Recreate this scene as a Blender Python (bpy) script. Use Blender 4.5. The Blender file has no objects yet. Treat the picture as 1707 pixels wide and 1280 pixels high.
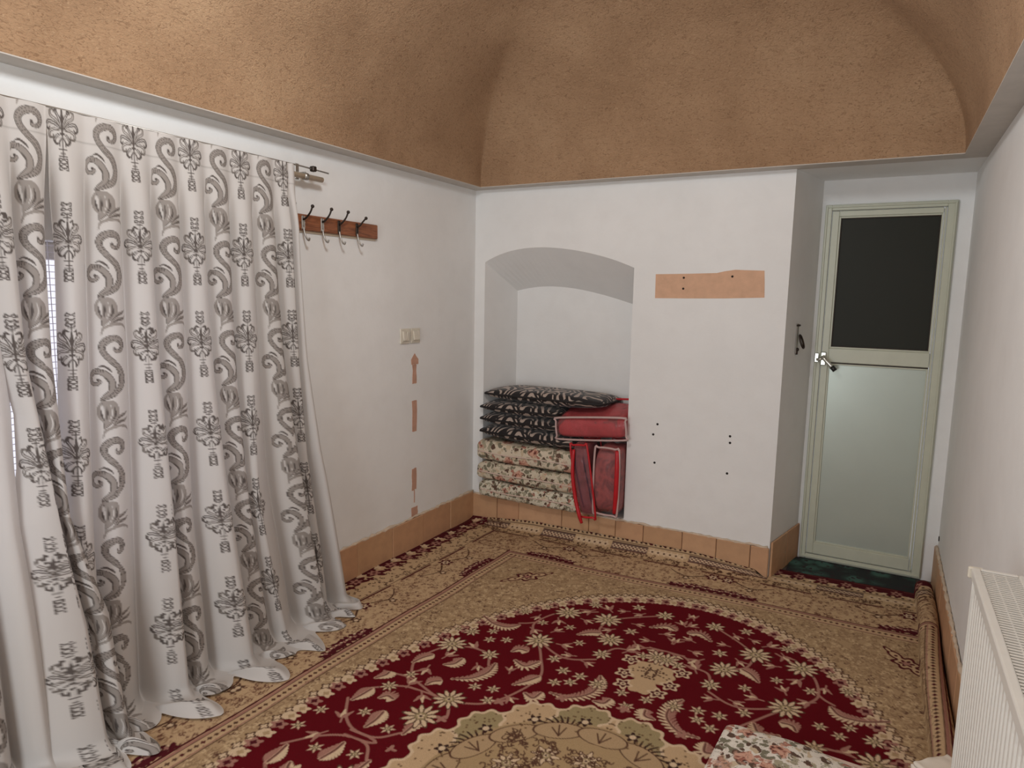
import bpy, bmesh, math, random
import numpy as np
from mathutils import Vector, Matrix

random.seed(7)
RNG = np.random.default_rng(11)
scene = bpy.context.scene
COL = scene.collection
PI = math.pi

# ------------------------------------------------------------------ camera
FPX, YAW, PITCH, ROLL = 1120.6, -0.50488, 0.13163, 0.01904
CAM = Vector((2.454, -3.8956, 1.5685))
fw = Vector((math.sin(YAW) * math.cos(PITCH), math.cos(YAW) * math.cos(PITCH), -math.sin(PITCH)))
rr = Vector((math.cos(YAW), -math.sin(YAW), 0))
uu = rr.cross(fw)
r2 = rr * math.cos(ROLL) + uu * math.sin(ROLL)
u2 = -rr * math.sin(ROLL) + uu * math.cos(ROLL)
cd = bpy.data.cameras.new('camera')
cd.sensor_width = 36.0
cd.lens = FPX / 1707 * 36.0
cd.clip_start = 0.05
cam = bpy.data.objects.new('camera', cd)
COL.objects.link(cam)
M4 = Matrix((r2, u2, -fw)).transposed().to_4x4()
M4.translation = CAM
cam.matrix_world = M4
scene.camera = cam

# ------------------------------------------------------------------ world, lamps, exposure
world = bpy.data.worlds.new('daylight')
scene.world = world
world.use_nodes = True
bg = world.node_tree.nodes['Background']
bg.inputs[0].default_value = (0.86, 0.86, 1.0, 1)
bg.inputs[1].default_value = 1.5

def lamp(name, loc, watts, radius, col):
    d = bpy.data.lights.new(name, 'POINT')
    d.energy = watts; d.shadow_soft_size = radius; d.color = col
    o = bpy.data.objects.new(name, d); o.location = loc
    COL.objects.link(o)
    return o
lamp('ceiling_bulb', (1.36, -2.5, 2.70), 62, 0.15, (.90, 0.96, 1.0))
# unseen area light added behind the camera as soft frontal fill
ad = bpy.data.lights.new('rear_fill', 'AREA')
ad.shape = 'RECTANGLE'; ad.size = 1.0; ad.size_y = 1.6; ad.energy = 44; ad.color = (.89, .955, 1.0)
ao = bpy.data.objects.new('rear_fill', ad); COL.objects.link(ao)
ao.location = (1.3, -5.17, 1.12); ao.rotation_euler = (PI / 2, 0, 0)

vs = scene.view_settings
vs.view_transform = 'Standard'
vs.look = 'None'
vs.gamma = 1.0
vs.use_curve_mapping = False
vs.exposure = -0.16

# ------------------------------------------------------------------ helpers
def lin(c):
    return tuple(((v / 255) / 12.92 if v / 255 <= 0.04045 else ((v / 255 + 0.055) / 1.055) ** 2.4) for v in c)
def L4(c): return (*lin(c), 1.0)

def tag(o, label=None, cat=None, group=None, kind=None):
    if label: o['label'] = label
    if cat: o['category'] = cat
    if group: o['group'] = group
    if kind: o['kind'] = kind
    return o

def link(o, parent=None):
    COL.objects.link(o)
    if parent is not None: o.parent = parent
    return o

def empty(name, loc=(0, 0, 0), rot=(0, 0, 0), parent=None):
    o = bpy.data.objects.new(name, None)
    o.empty_display_size = 0.05
    o.location = loc; o.rotation_euler = rot
    return link(o, parent)

def finish(name, bm, mat, parent=None, smooth=False, loc=None, rot=None):
    me = bpy.data.meshes.new(name)
    bm.normal_update()
    bm.to_mesh(me); bm.free()
    if smooth:
        me.polygons.foreach_set('use_smooth', np.ones(len(me.polygons), dtype=bool))
    if mat: me.materials.append(mat)
    o = bpy.data.objects.new(name, me)
    if loc: o.location = loc
    if rot: o.rotation_euler = rot
    return link(o, parent)

def add_box(bm, lo, hi, bevel=0.0, M=None, seg=1):
    b = bmesh.new()
    bmesh.ops.create_cube(b, size=1)
    sx, sy, sz = (hi[i] - lo[i] for i in range(3))
    for v in b.verts:
        v.co = Vector(((v.co.x + .5) * sx + lo[0], (v.co.y + .5) * sy + lo[1], (v.co.z + .5) * sz + lo[2]))
    if bevel:
        bmesh.ops.bevel(b, geom=list(b.edges), offset=bevel, segments=seg, affect='EDGES', profile=0.5)
    if M is not None: b.transform(M)
    merge(bm, b)

def merge(bm, b):
    me = bpy.data.meshes.new('tmp'); b.to_mesh(me); b.free()
    bm.from_mesh(me); bpy.data.meshes.remove(me)

def box(name, lo, hi, mat, parent=None, bevel=0.0, M=None, seg=1, smooth=False):
    bm = bmesh.new(); add_box(bm, lo, hi, bevel, M, seg)
    return finish(name, bm, mat, parent, smooth)

def catmull(pts, n=8, closed=False):
    P = [np.array(p, float) for p in pts]
    if len(P) < 3 and not closed:
        return [P[0] + (P[-1] - P[0]) * t for t in np.linspace(0, 1, n + 1)]
    if closed: Q = [P[-1]] + P + [P[0], P[1]]
    else: Q = [2 * P[0] - P[1]] + P + [2 * P[-1] - P[-2]]
    out = []
    for i in range(1, len(Q) - 2):
        a, b, c, d = Q[i - 1], Q[i], Q[i + 1], Q[i + 2]
        for t in np.linspace(0, 1, n, endpoint=False):
            out.append(.5 * ((2 * b) + (-a + c) * t + (2 * a - 5 * b + 4 * c - d) * t * t + (-a + 3 * b - 3 * c + d) * t ** 3))
    if not closed: out.append(P[-1])
    return out

def add_tube(bm, pts, r, sides=8, closed=False, smooth_n=0, cap=True):
    if smooth_n: pts = catmull(pts, smooth_n, closed)
    P = [Vector(p) for p in pts]
    n = len(P)
    rs = r if hasattr(r, '__len__') else [r] * n
    if len(rs) != n: rs = list(np.interp(np.linspace(0, 1, n), np.linspace(0, 1, len(rs)), rs))
    up = None; rings = []
    for i in range(n):
        a = P[i - 1] if (i > 0 or closed) else P[i]
        b = P[(i + 1) % n] if (i < n - 1 or closed) else P[i]
        t = (b - a).normalized()
        if up is None:
            up = Vector((0, 0, 1)) if abs(t.z) < .9 else Vector((1, 0, 0))
        s = t.cross(up)
        if s.length < 1e-5: s = t.cross(Vector((0, 1, 0)))
        s.normalize(); up = s.cross(t).normalized()
        rings.append([bm.verts.new(P[i] + (s * math.cos(k * 2 * PI / sides) + up * math.sin(k * 2 * PI / sides)) * rs[i]) for k in range(sides)])
    m = n if closed else n - 1
    for i in range(m):
        A, B = rings[i], rings[(i + 1) % n]
        for k in range(sides):
            bm.faces.new((A[k], A[(k + 1) % sides], B[(k + 1) % sides], B[k]))
    if cap and not closed:
        bm.faces.new(rings[0][::-1]); bm.faces.new(rings[-1])

def tube(name, pts, r, mat, parent=None, sides=8, closed=False, smooth_n=0):
    bm = bmesh.new(); add_tube(bm, pts, r, sides, closed, smooth_n)
    bmesh.ops.recalc_face_normals(bm, faces=bm.faces)
    return finish(name, bm, mat, parent, True)

def add_ball(bm, c, r, seg=12, sc=(1, 1, 1)):
    b = bmesh.new(); bmesh.ops.create_uvsphere(b, u_segments=seg, v_segments=max(6, seg // 2 + 1), radius=r)
    for v in b.verts: v.co = Vector((v.co.x * sc[0] + c[0], v.co.y * sc[1] + c[1], v.co.z * sc[2] + c[2]))
    merge(bm, b)

def grid_mesh(name, P, colors, mat, parent=None, wrap=False):
    """P (ny,nx,3) vertices, colors (ny,nx,3) linear point colours."""
    ny, nx, _ = P.shape
    me = bpy.data.meshes.new(name)
    idx = np.arange(ny * nx, dtype=np.int32).reshape(ny, nx)
    q = np.stack([idx[:-1, :-1], idx[:-1, 1:], idx[1:, 1:], idx[1:, :-1]], -1).reshape(-1, 4)
    me.vertices.add(ny * nx)
    me.vertices.foreach_set('co', np.ascontiguousarray(P, np.float32).ravel())
    nf = len(q)
    me.loops.add(nf * 4); me.loops.foreach_set('vertex_index', q.ravel())
    me.polygons.add(nf)
    me.polygons.foreach_set('loop_start', np.arange(0, nf * 4, 4, dtype=np.int32))
    me.polygons.foreach_set('loop_total', np.full(nf, 4, np.int32))
    me.polygons.foreach_set('use_smooth', np.ones(nf, dtype=bool))
    if colors is not None:
        at = me.color_attributes.new('weave', 'FLOAT_COLOR', 'POINT')
        c4 = np.ones((ny * nx, 4), np.float32); c4[:, :3] = colors.reshape(-1, 3)
        at.data.foreach_set('color', c4.ravel())
    me.update(calc_edges=True); me.validate()
    me.materials.append(mat)
    o = bpy.data.objects.new(name, me)
    return link(o, parent)

# ------------------------------------------------------------------ materials
class NT:
    def __init__(s, name):
        s.m = bpy.data.materials.new(name); s.m.use_nodes = True
        s.t = s.m.node_tree; s.b = s.t.nodes['Principled BSDF']
        s.out = s.t.nodes['Material Output']
    def n(s, typ, **kw):
        x = s.t.nodes.new(typ)
        for k, v in kw.items(): setattr(x, k, v)
        return x
    def l(s, a, b): s.t.links.new(a, b)
    def coord(s, which='Object', scale=None):
        c = s.n('ShaderNodeTexCoord')
        o = c.outputs[which]
        if scale is not None:
            m = s.n('ShaderNodeMapping'); m.inputs['Scale'].default_value = scale
            s.l(o, m.inputs[0]); o = m.outputs[0]
        return o
    def noise(s, co, scale, detail=3, rough=.55, dist=0):
        x = s.n('ShaderNodeTexNoise'); s.l(co, x.inputs['Vector'])
        x.inputs['Scale'].default_value = scale; x.inputs['Detail'].default_value = detail
        x.inputs['Roughness'].default_value = rough; x.inputs['Distortion'].default_value = dist
        return x.outputs['Fac']
    def vor(s, co, scale, feature='F1', rnd=1):
        x = s.n('ShaderNodeTexVoronoi'); x.feature = feature; s.l(co, x.inputs['Vector'])
        x.inputs['Scale'].default_value = scale; x.inputs['Randomness'].default_value = rnd
        return x
    def ramp(s, fac, stops, interp='LINEAR'):
        x = s.n('ShaderNodeValToRGB'); x.color_ramp.interpolation = interp
        e = x.color_ramp.elements
        while len(e) < len(stops): e.new(0.5)
        for i, (p, c) in enumerate(stops):
            e[i].position = p; e[i].color = c if len(c) == 4 else (*c, 1)
        s.l(fac, x.inputs[0]); return x.outputs[0]
    def mix(s, f, a, b, mode='MIX'):
        x = s.n('ShaderNodeMix'); x.data_type = 'RGBA'; x.blend_type = mode
        for sock, v in ((x.inputs[0], f), (x.inputs[6], a), (x.inputs[7], b)):
            if isinstance(v, (int, float)): sock.default_value = v
            elif isinstance(v, tuple): sock.default_value = v
            else: s.l(v, sock)
        return x.outputs[2]
    def math(s, op, a, b=None):
        x = s.n('ShaderNodeMath'); x.operation = op
        for i, v in enumerate((a, b)):
            if v is None: continue
            if isinstance(v, (int, float)): x.inputs[i].default_value = v
            else: s.l(v, x.inputs[i])
        return x.outputs[0]
    def bump(s, h, strength=.3, dist=.01):
        x = s.n('ShaderNodeBump'); x.inputs['Strength'].default_value = strength
        x.inputs['Distance'].default_value = dist
        s.l(h, x.inputs['Height']); s.l(x.outputs[0], s.b.inputs['Normal'])
    def col(s, c):
        if isinstance(c, tuple): s.b.inputs['Base Color'].default_value = c
        else: s.l(c, s.b.inputs['Base Color'])
        return s
    def set(s, **kw):
        for k, v in kw.items(): s.b.inputs[k.replace('_', ' ')].default_value = v
        return s

def mat_plain(name, c, rough=.5, metal=0, var=.06, scale=30, bump=0.0):
    t = NT(name); co = t.coord()
    n = t.noise(co, scale)
    a = tuple(min(1, x * (1 - var)) for x in lin(c)) + (1,)
    b = tuple(min(1, x * (1 + var)) for x in lin(c)) + (1,)
    t.col(t.ramp(n, [(.3, a), (.7, b)])); t.set(Roughness=rough, Metallic=metal)
    if bump: t.bump(n, bump, .004)
    return t.m

def mat_plaster():
    t = NT('white_plaster'); co = t.coord()
    big = t.noise(co, 1.3, 4); mid = t.noise(co, 9, 4)
    c1 = t.ramp(big, [(.3, L4((231, 230, 228))), (.7, L4((240, 239, 237)))])
    c2 = t.mix(t.ramp(mid, [(.45, (0, 0, 0, 1)), (.75, (.25, .25, .25, 1))]), c1, L4((224, 221, 218)))
    t.col(c2); t.set(Roughness=.75)
    h = t.math('ADD', t.math('MULTIPLY', t.noise(co, 4, 3), .8), t.math('MULTIPLY', t.noise(co, 60, 2), .12))
    t.bump(h, .35, .012)
    return t.m

def mat_ceiling():
    t = NT('straw_mud_render'); co = t.coord()
    big = t.noise(co, 2.2, 5, .6)
    c = t.ramp(big, [(.25, L4((150, 117, 87))), (.55, L4((170, 136, 104))), (.8, L4((182, 149, 116)))])
    m = t.n('ShaderNodeMapping'); m.inputs['Scale'].default_value = (1, 1, 2.0); t.l(co, m.inputs[0])
    str_ = t.noise(m.outputs[0], 55, 3, .6, 1.5)
    c = t.mix(t.ramp(str_, [(.34, (.6, .6, .6, 1)), (.46, (0, 0, 0, 1))]), c, L4((118, 86, 60)))
    pale = t.noise(m.outputs[0], 80, 2, .5, .8)
    c = t.mix(t.ramp(pale, [(.62, (0, 0, 0, 1)), (.74, (.4, .4, .4, 1))]), c, L4((200, 170, 136)))
    t.col(c); t.set(Roughness=.9)
    h = t.math('ADD', t.math('MULTIPLY', t.noise(co, 5, 3), .8), t.math('MULTIPLY', str_, .55))
    t.bump(h, .55, .02)
    return t.m

def mat_tile():
    t = NT('terracotta_tile'); co = t.coord()
    oi = t.n('ShaderNodeObjectInfo')
    base = t.ramp(oi.outputs['Random'], [(0, L4((194, 152, 114))), (.35, L4((203, 160, 122))), (.65, L4((196, 147, 111))), (1, L4((211, 173, 136)))])
    c = t.mix(t.ramp(t.noise(co, 14, 4), [(.4, (0, 0, 0, 1)), (.75, (.5, .5, .5, 1))]), base, L4((172, 132, 100)))
    t.col(c); t.set(Roughness=.55); t.bump(t.noise(co, 40), .15, .003)
    return t.m

def mat_weave(name, rough=.9, pile=400, strength=.3, translucent=0.0, sheen=0.0):
    t = NT(name)
    a = t.n('ShaderNodeVertexColor'); a.layer_name = 'weave'
    co = t.coord()
    n = t.noise(co, pile, 2)
    c = t.mix(t.ramp(n, [(.3, (.22, .22, .22, 1)), (.7, (0, 0, 0, 1))]), a.outputs[0], (0.02, .015, .012, 1)) if pile else a.outputs[0]
    t.col(c); t.set(Roughness=rough, Specular_IOR_Level=.08)
    if sheen: t.set(Sheen_Weight=sheen)
    if pile: t.bump(n, strength, .004)
    if translucent:
        tr = t.n('ShaderNodeBsdfTranslucent'); t.l(c, tr.inputs[0])
        mx = t.n('ShaderNodeMixShader'); mx.inputs[0].default_value = translucent
        t.l(t.b.outputs[0], mx.inputs[1]); t.l(tr.outputs[0], mx.inputs[2]); t.l(mx.outputs[0], t.out.inputs[0])
    return t.m

def mat_floral(name, base, s=1.0, seed=0.0):
    t = NT(name)
    c0 = t.coord('Object')
    mp = t.n('ShaderNodeMapping'); mp.inputs['Location'].default_value = (seed, seed * 1.7, seed * .6)
    t.l(c0, mp.inputs[0]); co = mp.outputs[0]
    w = t.n('ShaderNodeTexNoise'); t.l(co, w.inputs[0]); w.inputs['Scale'].default_value = 34 * s; w.inputs['Detail'].default_value = 4
    co2 = t.mix(.06, co, w.outputs['Color'], 'ADD')
    g = t.vor(co2, 36 * s)
    leaves = t.ramp(g.outputs['Distance'], [(.46, (1, 1, 1, 1)), (.56, (0, 0, 0, 1))])
    lc = t.ramp(t.math('FRACT', t.math('MULTIPLY', g.outputs['Color'], 3.7)), [(0, L4((122, 116, 96))), (.3, L4((164, 156, 132))), (.5, L4((92, 68, 54))), (.75, L4((198, 178, 150))), (.9, L4((168, 112, 96)))], 'CONSTANT')
    c = t.mix(leaves, L4(base), lc)
    f = t.vor(co2, 12 * s)
    fl = t.ramp(f.outputs['Distance'], [(.34, (1, 1, 1, 1)), (.44, (0, 0, 0, 1))])
    petal = t.vor(co2, 48 * s)
    fc = t.ramp(petal.outputs['Distance'], [(.15, L4((72, 40, 34))), (.35, L4((148, 86, 70))), (.6, L4((204, 158, 136)))])
    gate = t.ramp(f.outputs['Color'], [(.34, (0, 0, 0, 1)), (.36, (1, 1, 1, 1))])
    c = t.mix(t.math('MULTIPLY', fl, gate), c, fc)
    dots = t.vor(co2, 70 * s)
    c = t.mix(t.ramp(dots.outputs['Distance'], [(.12, (.7, .7, .7, 1)), (.22, (0, 0, 0, 1))]), c, L4((74, 62, 46)))
    t.col(c); t.set(Roughness=.85)
    t.bump(t.noise(co, 25, 4), .5, .012)
    return t.m

def mat_zebra():
    t = NT('black_swirl_velvet')
    co = t.coord('Object', (1, 1, 1))
    w = t.n('ShaderNodeTexNoise'); t.l(co, w.inputs[0]); w.inputs['Scale'].default_value = 5.5; w.inputs['Detail'].default_value = 1
    co2 = t.mix(.42, co, w.outputs['Color'], 'ADD')
    wv = t.n('ShaderNodeTexWave'); wv.wave_type = 'BANDS'; wv.bands_direction = 'DIAGONAL'; t.l(co2, wv.inputs['Vector'])
    wv.inputs['Scale'].default_value = 6.5; wv.inputs['Distortion'].default_value = 1.5; wv.inputs['Detail'].default_value = 0
    st = t.ramp(wv.outputs['Fac'], [(.60, (0, 0, 0, 1)), (.68, (1, 1, 1, 1))])
    v = t.vor(co2, 8, 'DISTANCE_TO_EDGE')
    gate = t.ramp(v.outputs['Distance'], [(.035, (0, 0, 0, 1)), (.06, (1, 1, 1, 1))])
    c = t.mix(t.math('MULTIPLY', st, gate), L4((24, 16, 17)), L4((176, 158, 146)))
    t.col(c); t.set(Roughness=.8, Sheen_Weight=.2)
    return t.m

def mat_blanket(name, a, b, c_):
    t = NT(name); co = t.coord()
    n = t.noise(co, 9, 3, .5, 1.2)
    t.col(t.ramp(n, [(.36, L4(a)), (.5, L4(b)), (.62, L4(a)), (.7, L4(c_))])); t.set(Roughness=.6)
    t.bump(t.noise(co, 22, 3), .5, .01)
    return t.m

def mat_pvc(name, c, alpha):
    t = NT(name); co = t.coord('Object', (1, 1, 1))
    n = t.noise(co, 9, 3, .5, 1.0)
    t.col(L4(c)); t.set(Roughness=.12, Alpha=alpha)
    t.bump(n, .6, .02)
    return t.m

def mat_wood():
    t = NT('varnished_wood')
    co = t.coord('Object', (6, 3, 26))
    n = t.noise(co, 2.4, 4, .6, 1.2)
    c = t.ramp(n, [(.3, L4((96, 52, 30))), (.55, L4((142, 84, 52))), (.8, L4((166, 106, 68)))])
    t.col(c); t.set(Roughness=.4)
    return t.m

def mat_mat():
    t = NT('green_rug')
    co = t.coord('Object', (1, 1, 1))
    w = t.n('ShaderNodeTexNoise'); t.l(co, w.inputs[0]); w.inputs['Scale'].default_value = 30
    co2 = t.mix(.04, co, w.outputs['Color'], 'ADD')
    v = t.vor(co2, 8); v2 = t.vor(co2, 26)
    c = t.ramp(v.outputs['Distance'], [(.3, L4((62, 96, 86))), (.45, L4((38, 60, 54))), (.6, L4((28, 34, 34)))])
    c = t.mix(t.ramp(v2.outputs['Distance'], [(.25, (1, 1, 1, 1)), (.33, (0, 0, 0, 1))]), c, L4((40, 26, 32)))
    t.col(c); t.set(Roughness=.95); t.bump(t.noise(co, 250, 2), .4, .004)
    return t.m

M = {}
M['plaster'] = mat_plaster()
M['ceiling'] = mat_ceiling()
M['ledge'] = mat_plain('grey_gypsum_ledge', (196, 189, 181), .85, 0, .05, 12, .2)
M['tile'] = mat_tile()
M['floor'] = mat_plain('cement_floor', (92, 84, 78), .8, 0, .15, 8, .2)
M['patch'] = mat_plain('bare_plaster', (214, 172, 142), .85, 0, .07, 22, .3)
M['chase'] = mat_plain('brown_plaster', (196, 152, 130), .85, 0, .1, 26, .3)
M['lip'] = mat_plain('rough_plaster_edge', (206, 186, 164), .85, 0, .12, 30, .5)
M['hole'] = mat_plain('hole_dark', (34, 26, 22), .9)
M['alu'] = mat_plain('cream_aluminium', (196, 197, 178), .38, 0, .03, 12)
M['alu_panel'] = mat_plain('satin_door_panel', (186, 194, 184), .3, .25, .02, 5)
M['gasket'] = mat_plain('dark_gasket', (52, 40, 34), .6)
M['dglass'] = NT('dark_glass').col(L4((40, 40, 32))).set(Roughness=.5, IOR=1.3).m
M['chrome'] = mat_plain('chrome', (205, 205, 196), .22, .9, .03)
M['iron'] = mat_plain('dark_iron', (62, 52, 46), .45, .7, .1)
M['steel'] = mat_plain('grey_steel', (168, 164, 158), .35, .8, .05)
M['black'] = mat_plain('black_plastic', (22, 21, 20), .4)
M['white_plastic'] = mat_plain('ivory_plastic', (216, 208, 192), .4, 0, .03)
M['wood'] = mat_wood()
M['rod'] = mat_plain('beige_rod', (198, 180, 156), .35, 0, .06, 14)
M['enamel'] = mat_plain('white_enamel', (222, 218, 210), .35, 0, .02)
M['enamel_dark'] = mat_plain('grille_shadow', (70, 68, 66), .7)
M['carpet'] = mat_weave('carpet_wool', .95, 320, .35, 0, .0)
M['curtain'] = mat_weave('curtain_cloth', .85, 0, 0, .22)
M['floral_a'] = mat_floral('floral_quilt_cotton', (206, 194, 172), 1.0, .3)
M['floral_b'] = mat_floral('floral_quilt_cotton_pale', (214, 206, 186), 1.15, 2.1)
M['floral_c'] = mat_floral('floral_mattress_cotton', (224, 216, 204), 1.0, 4.4)
M['floral_d'] = mat_floral('floral_quilt_cotton_rose', (212, 198, 176), .85, 7.3)
M['hem'] = mat_plain('pinkish_hem', (214, 190, 176), .85, 0, .06, 20)
M['zebra'] = mat_zebra()
M['pipe_dark'] = mat_plain('black_piping', (24, 18, 18), .7)
M['blanket'] = mat_blanket('maroon_blanket', (158, 34, 42), (184, 48, 56), (96, 44, 44))
M['blanket_b'] = mat_blanket('brown_blanket', (86, 44, 50), (150, 74, 72), (58, 34, 38))
M['blanket_c'] = mat_blanket('plum_blanket', (66, 38, 50), (96, 54, 64), (50, 30, 38))
M['pvc'] = mat_pvc('clear_pvc', (214, 130, 130), .25)
M['red_vinyl'] = mat_plain('red_vinyl', (188, 28, 38), .3, 0, .08)
M['white_pipe'] = mat_plain('pale_piping', (196, 168, 164), .35, 0, .05)
M['mat'] = mat_mat()
M['lace'] = mat_plain('lace', (236, 232, 240), .8, 0, .02)
M['wframe'] = mat_plain('window_frame', (220, 214, 206), .4)
M['sheet'] = mat_plain('white_cloth', (226, 216, 202), .85, 0, .04)
g = NT('clear_glass'); g.set(Roughness=.02, Alpha=.12, IOR=1.45); g.col((.9, .95, 1, 1)); M['glass'] = g.m

# ------------------------------------------------------------------ room shell
W, HL, YF, L = 2.807, 2.25, -5.2, 1.98
YD, XJ = 0.45, 2.078          # door wall plane and foot of the splayed jamb
HB = 0.195

def quad(bm, a, b, c, d):
    bm.faces.new([bm.verts.new(v) for v in (a, b, c, d)])

box('floor', (-.15, YF - .1, -.1), (W + .15, .62, 0), M['floor'])['kind'] = 'structure'

# left wall with window opening
WY0, WY1, WZ0, WZ1 = -3.35, -1.95, .55, 1.72
bm = bmesh.new()
add_box(bm, (-.3, YF, 0), (0, WY0, HL + .05)); add_box(bm, (-.3, WY1, 0), (0, .5, HL + .05))
add_box(bm, (-.3, WY0, 0), (0, WY1, WZ0)); add_box(bm, (-.3, WY0, WZ1), (0, WY1, HL + .05))
wall_left = tag(finish('wall_left', bm, M['plaster']), kind='structure')
wall_right = tag(box('wall_right', (W, YF, 0), (W + .25, YD + .15, HL + .05), M['plaster']), kind='structure')
tag(box('wall_front', (-.3, YF - .2, 0), (W + .25, YF, HL + .05), M['plaster']), kind='structure')

# back wall: arched niche, splayed jamb, recess soffit
fx = np.array([.078, .13, .311, .485, .591, .736, .896, 1.0, 1.117]); fz = np.array([1.779, 1.811, 1.858, 1.872, 1.869, 1.851, 1.815, 1.786, 1.742])
bx_ = np.array([.14, .2, .3, .454, .6, .722, .86, .98, 1.06]); bz_ = np.array([1.600, 1.613, 1.626, 1.632, 1.618, 1.594, 1.563, 1.530, 1.505])
pf = np.polyfit(fx, fz, 4); pb = np.polyfit(bx_, bz_, 3)
NN = 28; ND = .35
tt = np.linspace(0, 1, NN + 1)
X0, X1 = .078, 1.117; B0, B1 = .14, 1.06
front = [(X0 + (X1 - X0) * t, 0, float(np.polyval(pf, X0 + (X1 - X0) * t))) for t in tt]
back = [(B0 + (B1 - B0) * t, ND, float(np.polyval(pb, B0 + (B1 - B0) * t))) for t in tt]
ZS = HB
bm = bmesh.new()
T = HL + .05
quad(bm, (0, 0, 0), (X0, 0, 0), (X0, 0, T), (0, 0, T))
quad(bm, (X1, 0, 0), (L, 0, 0), (L, 0, T), (X1, 0, T))
quad(bm, (X0, 0, 0), (X1, 0, 0), (X1, 0, ZS), (X0, 0, ZS))
for i in range(NN):
    a, b = front[i], front[i + 1]; c, d = back[i], back[i + 1]
    quad(bm, a, b, (b[0], 0, T), (a[0], 0, T))
    quad(bm, a, c, d, b)
    quad(bm, (c[0], ND, ZS), (d[0], ND, ZS), d, c)
quad(bm, (X0, 0, ZS), (B0, ND, ZS), back[0], front[0])
quad(bm, (B1, ND, ZS), (X1, 0, ZS), front[-1], back[-1])
quad(bm, (X0, 0, ZS), (X1, 0, ZS), (B1, ND, ZS), (B0, ND, ZS))
# jamb, recess soffit
quad(bm, (L, 0, 0), (XJ, YD, 0), (XJ, YD, T), (L, 0, T))
quad(bm, (L, .0, HL + .001), (W + .01, .0, HL + .001), (W + .01, YD + .02, HL + .001), (XJ, YD + .02, HL + .001))
bmesh.ops.remove_doubles(bm, verts=bm.verts, dist=.0005)
bmesh.ops.recalc_face_normals(bm, faces=bm.faces)
wall_back = tag(finish('wall_back', bm, M['plaster']), kind='structure')
# wall piece that holds the door
DX0, DX1, DZ1 = 2.098, 2.738, 2.112
bm = bmesh.new()
add_box(bm, (XJ - .12, YD, 0), (DX0, YD + .12, T)); add_box(bm, (DX1, YD, 0), (W + .02, YD + .12, T)); add_box(bm, (DX0, YD, DZ1), (DX1, YD + .12, T))
wall_door = tag(finish('wall_door', bm, M['plaster']), kind='structure')

# cornice ledge (underside of the vault springing)
INS = .10
bm = bmesh.new()
add_box(bm, (-.02, YF, HL), (INS, .02, HL + .005)); add_box(bm, (W - INS, YF, HL), (W + .02, .02, HL + .005))
add_box(bm, (INS - .001, -INS, HL), (W - INS + .001, .02, HL + .005)); add_box(bm, (INS, YF - .02, HL), (W - INS, YF + INS, HL + .005))
tag(finish('trim_1', bm, M['ledge']), kind='structure')

# vaulted ceiling
a_ = (W - 2 * INS) / 2; R_ = .82
th = np.linspace(0, PI / 2, 34)
dd = a_ * (1 - np.cos(th))
xs = np.concatenate([INS + dd, (W - INS - dd)[::-1][1:]])
ym = np.linspace(-INS - a_, YF + INS + a_, 20)[1:-1]
ys = np.concatenate([-INS - dd, ym, (YF + INS + dd)[::-1]])
XX, YY = np.meshgrid(xs, ys)
dm = np.minimum(np.minimum(XX - INS, W - INS - XX), np.minimum(-INS - YY, YY - (YF + INS)))
dm = np.clip(dm, 0, a_)
ZZ = HL + .004 + R_ * np.sqrt(np.clip(1 - (1 - dm / a_) ** 2, 0, 1))
ZZ += .006 * np.sin(XX * 7 + YY * 3) * (dm > 0.02) + .005 * np.sin(YY * 9 - XX * 4) * (dm > .02)
ceil = grid_mesh('ceiling', np.stack([XX, YY, ZZ], -1), None, M['ceiling'])
ceil['kind'] = 'structure'

# ------------------------------------------------------------------ baseboards of terracotta tiles
def tile_run(name, A, B, widths, h, thick=.016, seedv=0):
    """tiles from A to B (xy), front face on the left-hand normal side"""
    A = Vector((*A, 0)); B = Vector((*B, 0)); d = (B - A); Lg = d.length; d.normalize()
    rot = math.atan2(d.y, d.x)
    root = tag(empty(name, A, (0, 0, rot)), kind='structure')
    cache = {}; s = 0; i = 0; rnd = random.Random(seedv)
    while s < Lg - .01:
        w = min(widths[i % len(widths)], Lg - s)
        if Lg - s - w < .03: w = Lg - s
        key = round(w, 3)
        if key not in cache:
            bm = bmesh.new(); add_box(bm, (.0015, -thick, 0), (w - .0015, -.0005, h), .003)
            me = bpy.data.meshes.new('tile'); bm.to_mesh(me); bm.free(); me.materials.append(M['tile']); cache[key] = me
        o = bpy.data.objects.new('tile', cache[key]); o.location = (s, -rnd.uniform(0, .003), rnd.uniform(-.003, .003))
        link(o, root); s += w; i += 1
    return root
tile_run('baseboard_left', (0, -3.6), (0, -.017), [.3, .3, .3], HB + .005, .016, 1)
tile_run('baseboard_back', (.0, 0), (L, 0), [.21, .17, .32, .19, .18, .18, .24, .2, .19], HB - .012, .016, 2)
tile_run('baseboard_jamb', (L + .003, .004), (XJ - .002, YD - .002), [.25, .22], HB + .02, .012, 3)
tile_run('baseboard_right', (W, YD - .01), (W, -4.2), [.3, .28, .3], HB + .025, .016, 4)

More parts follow.
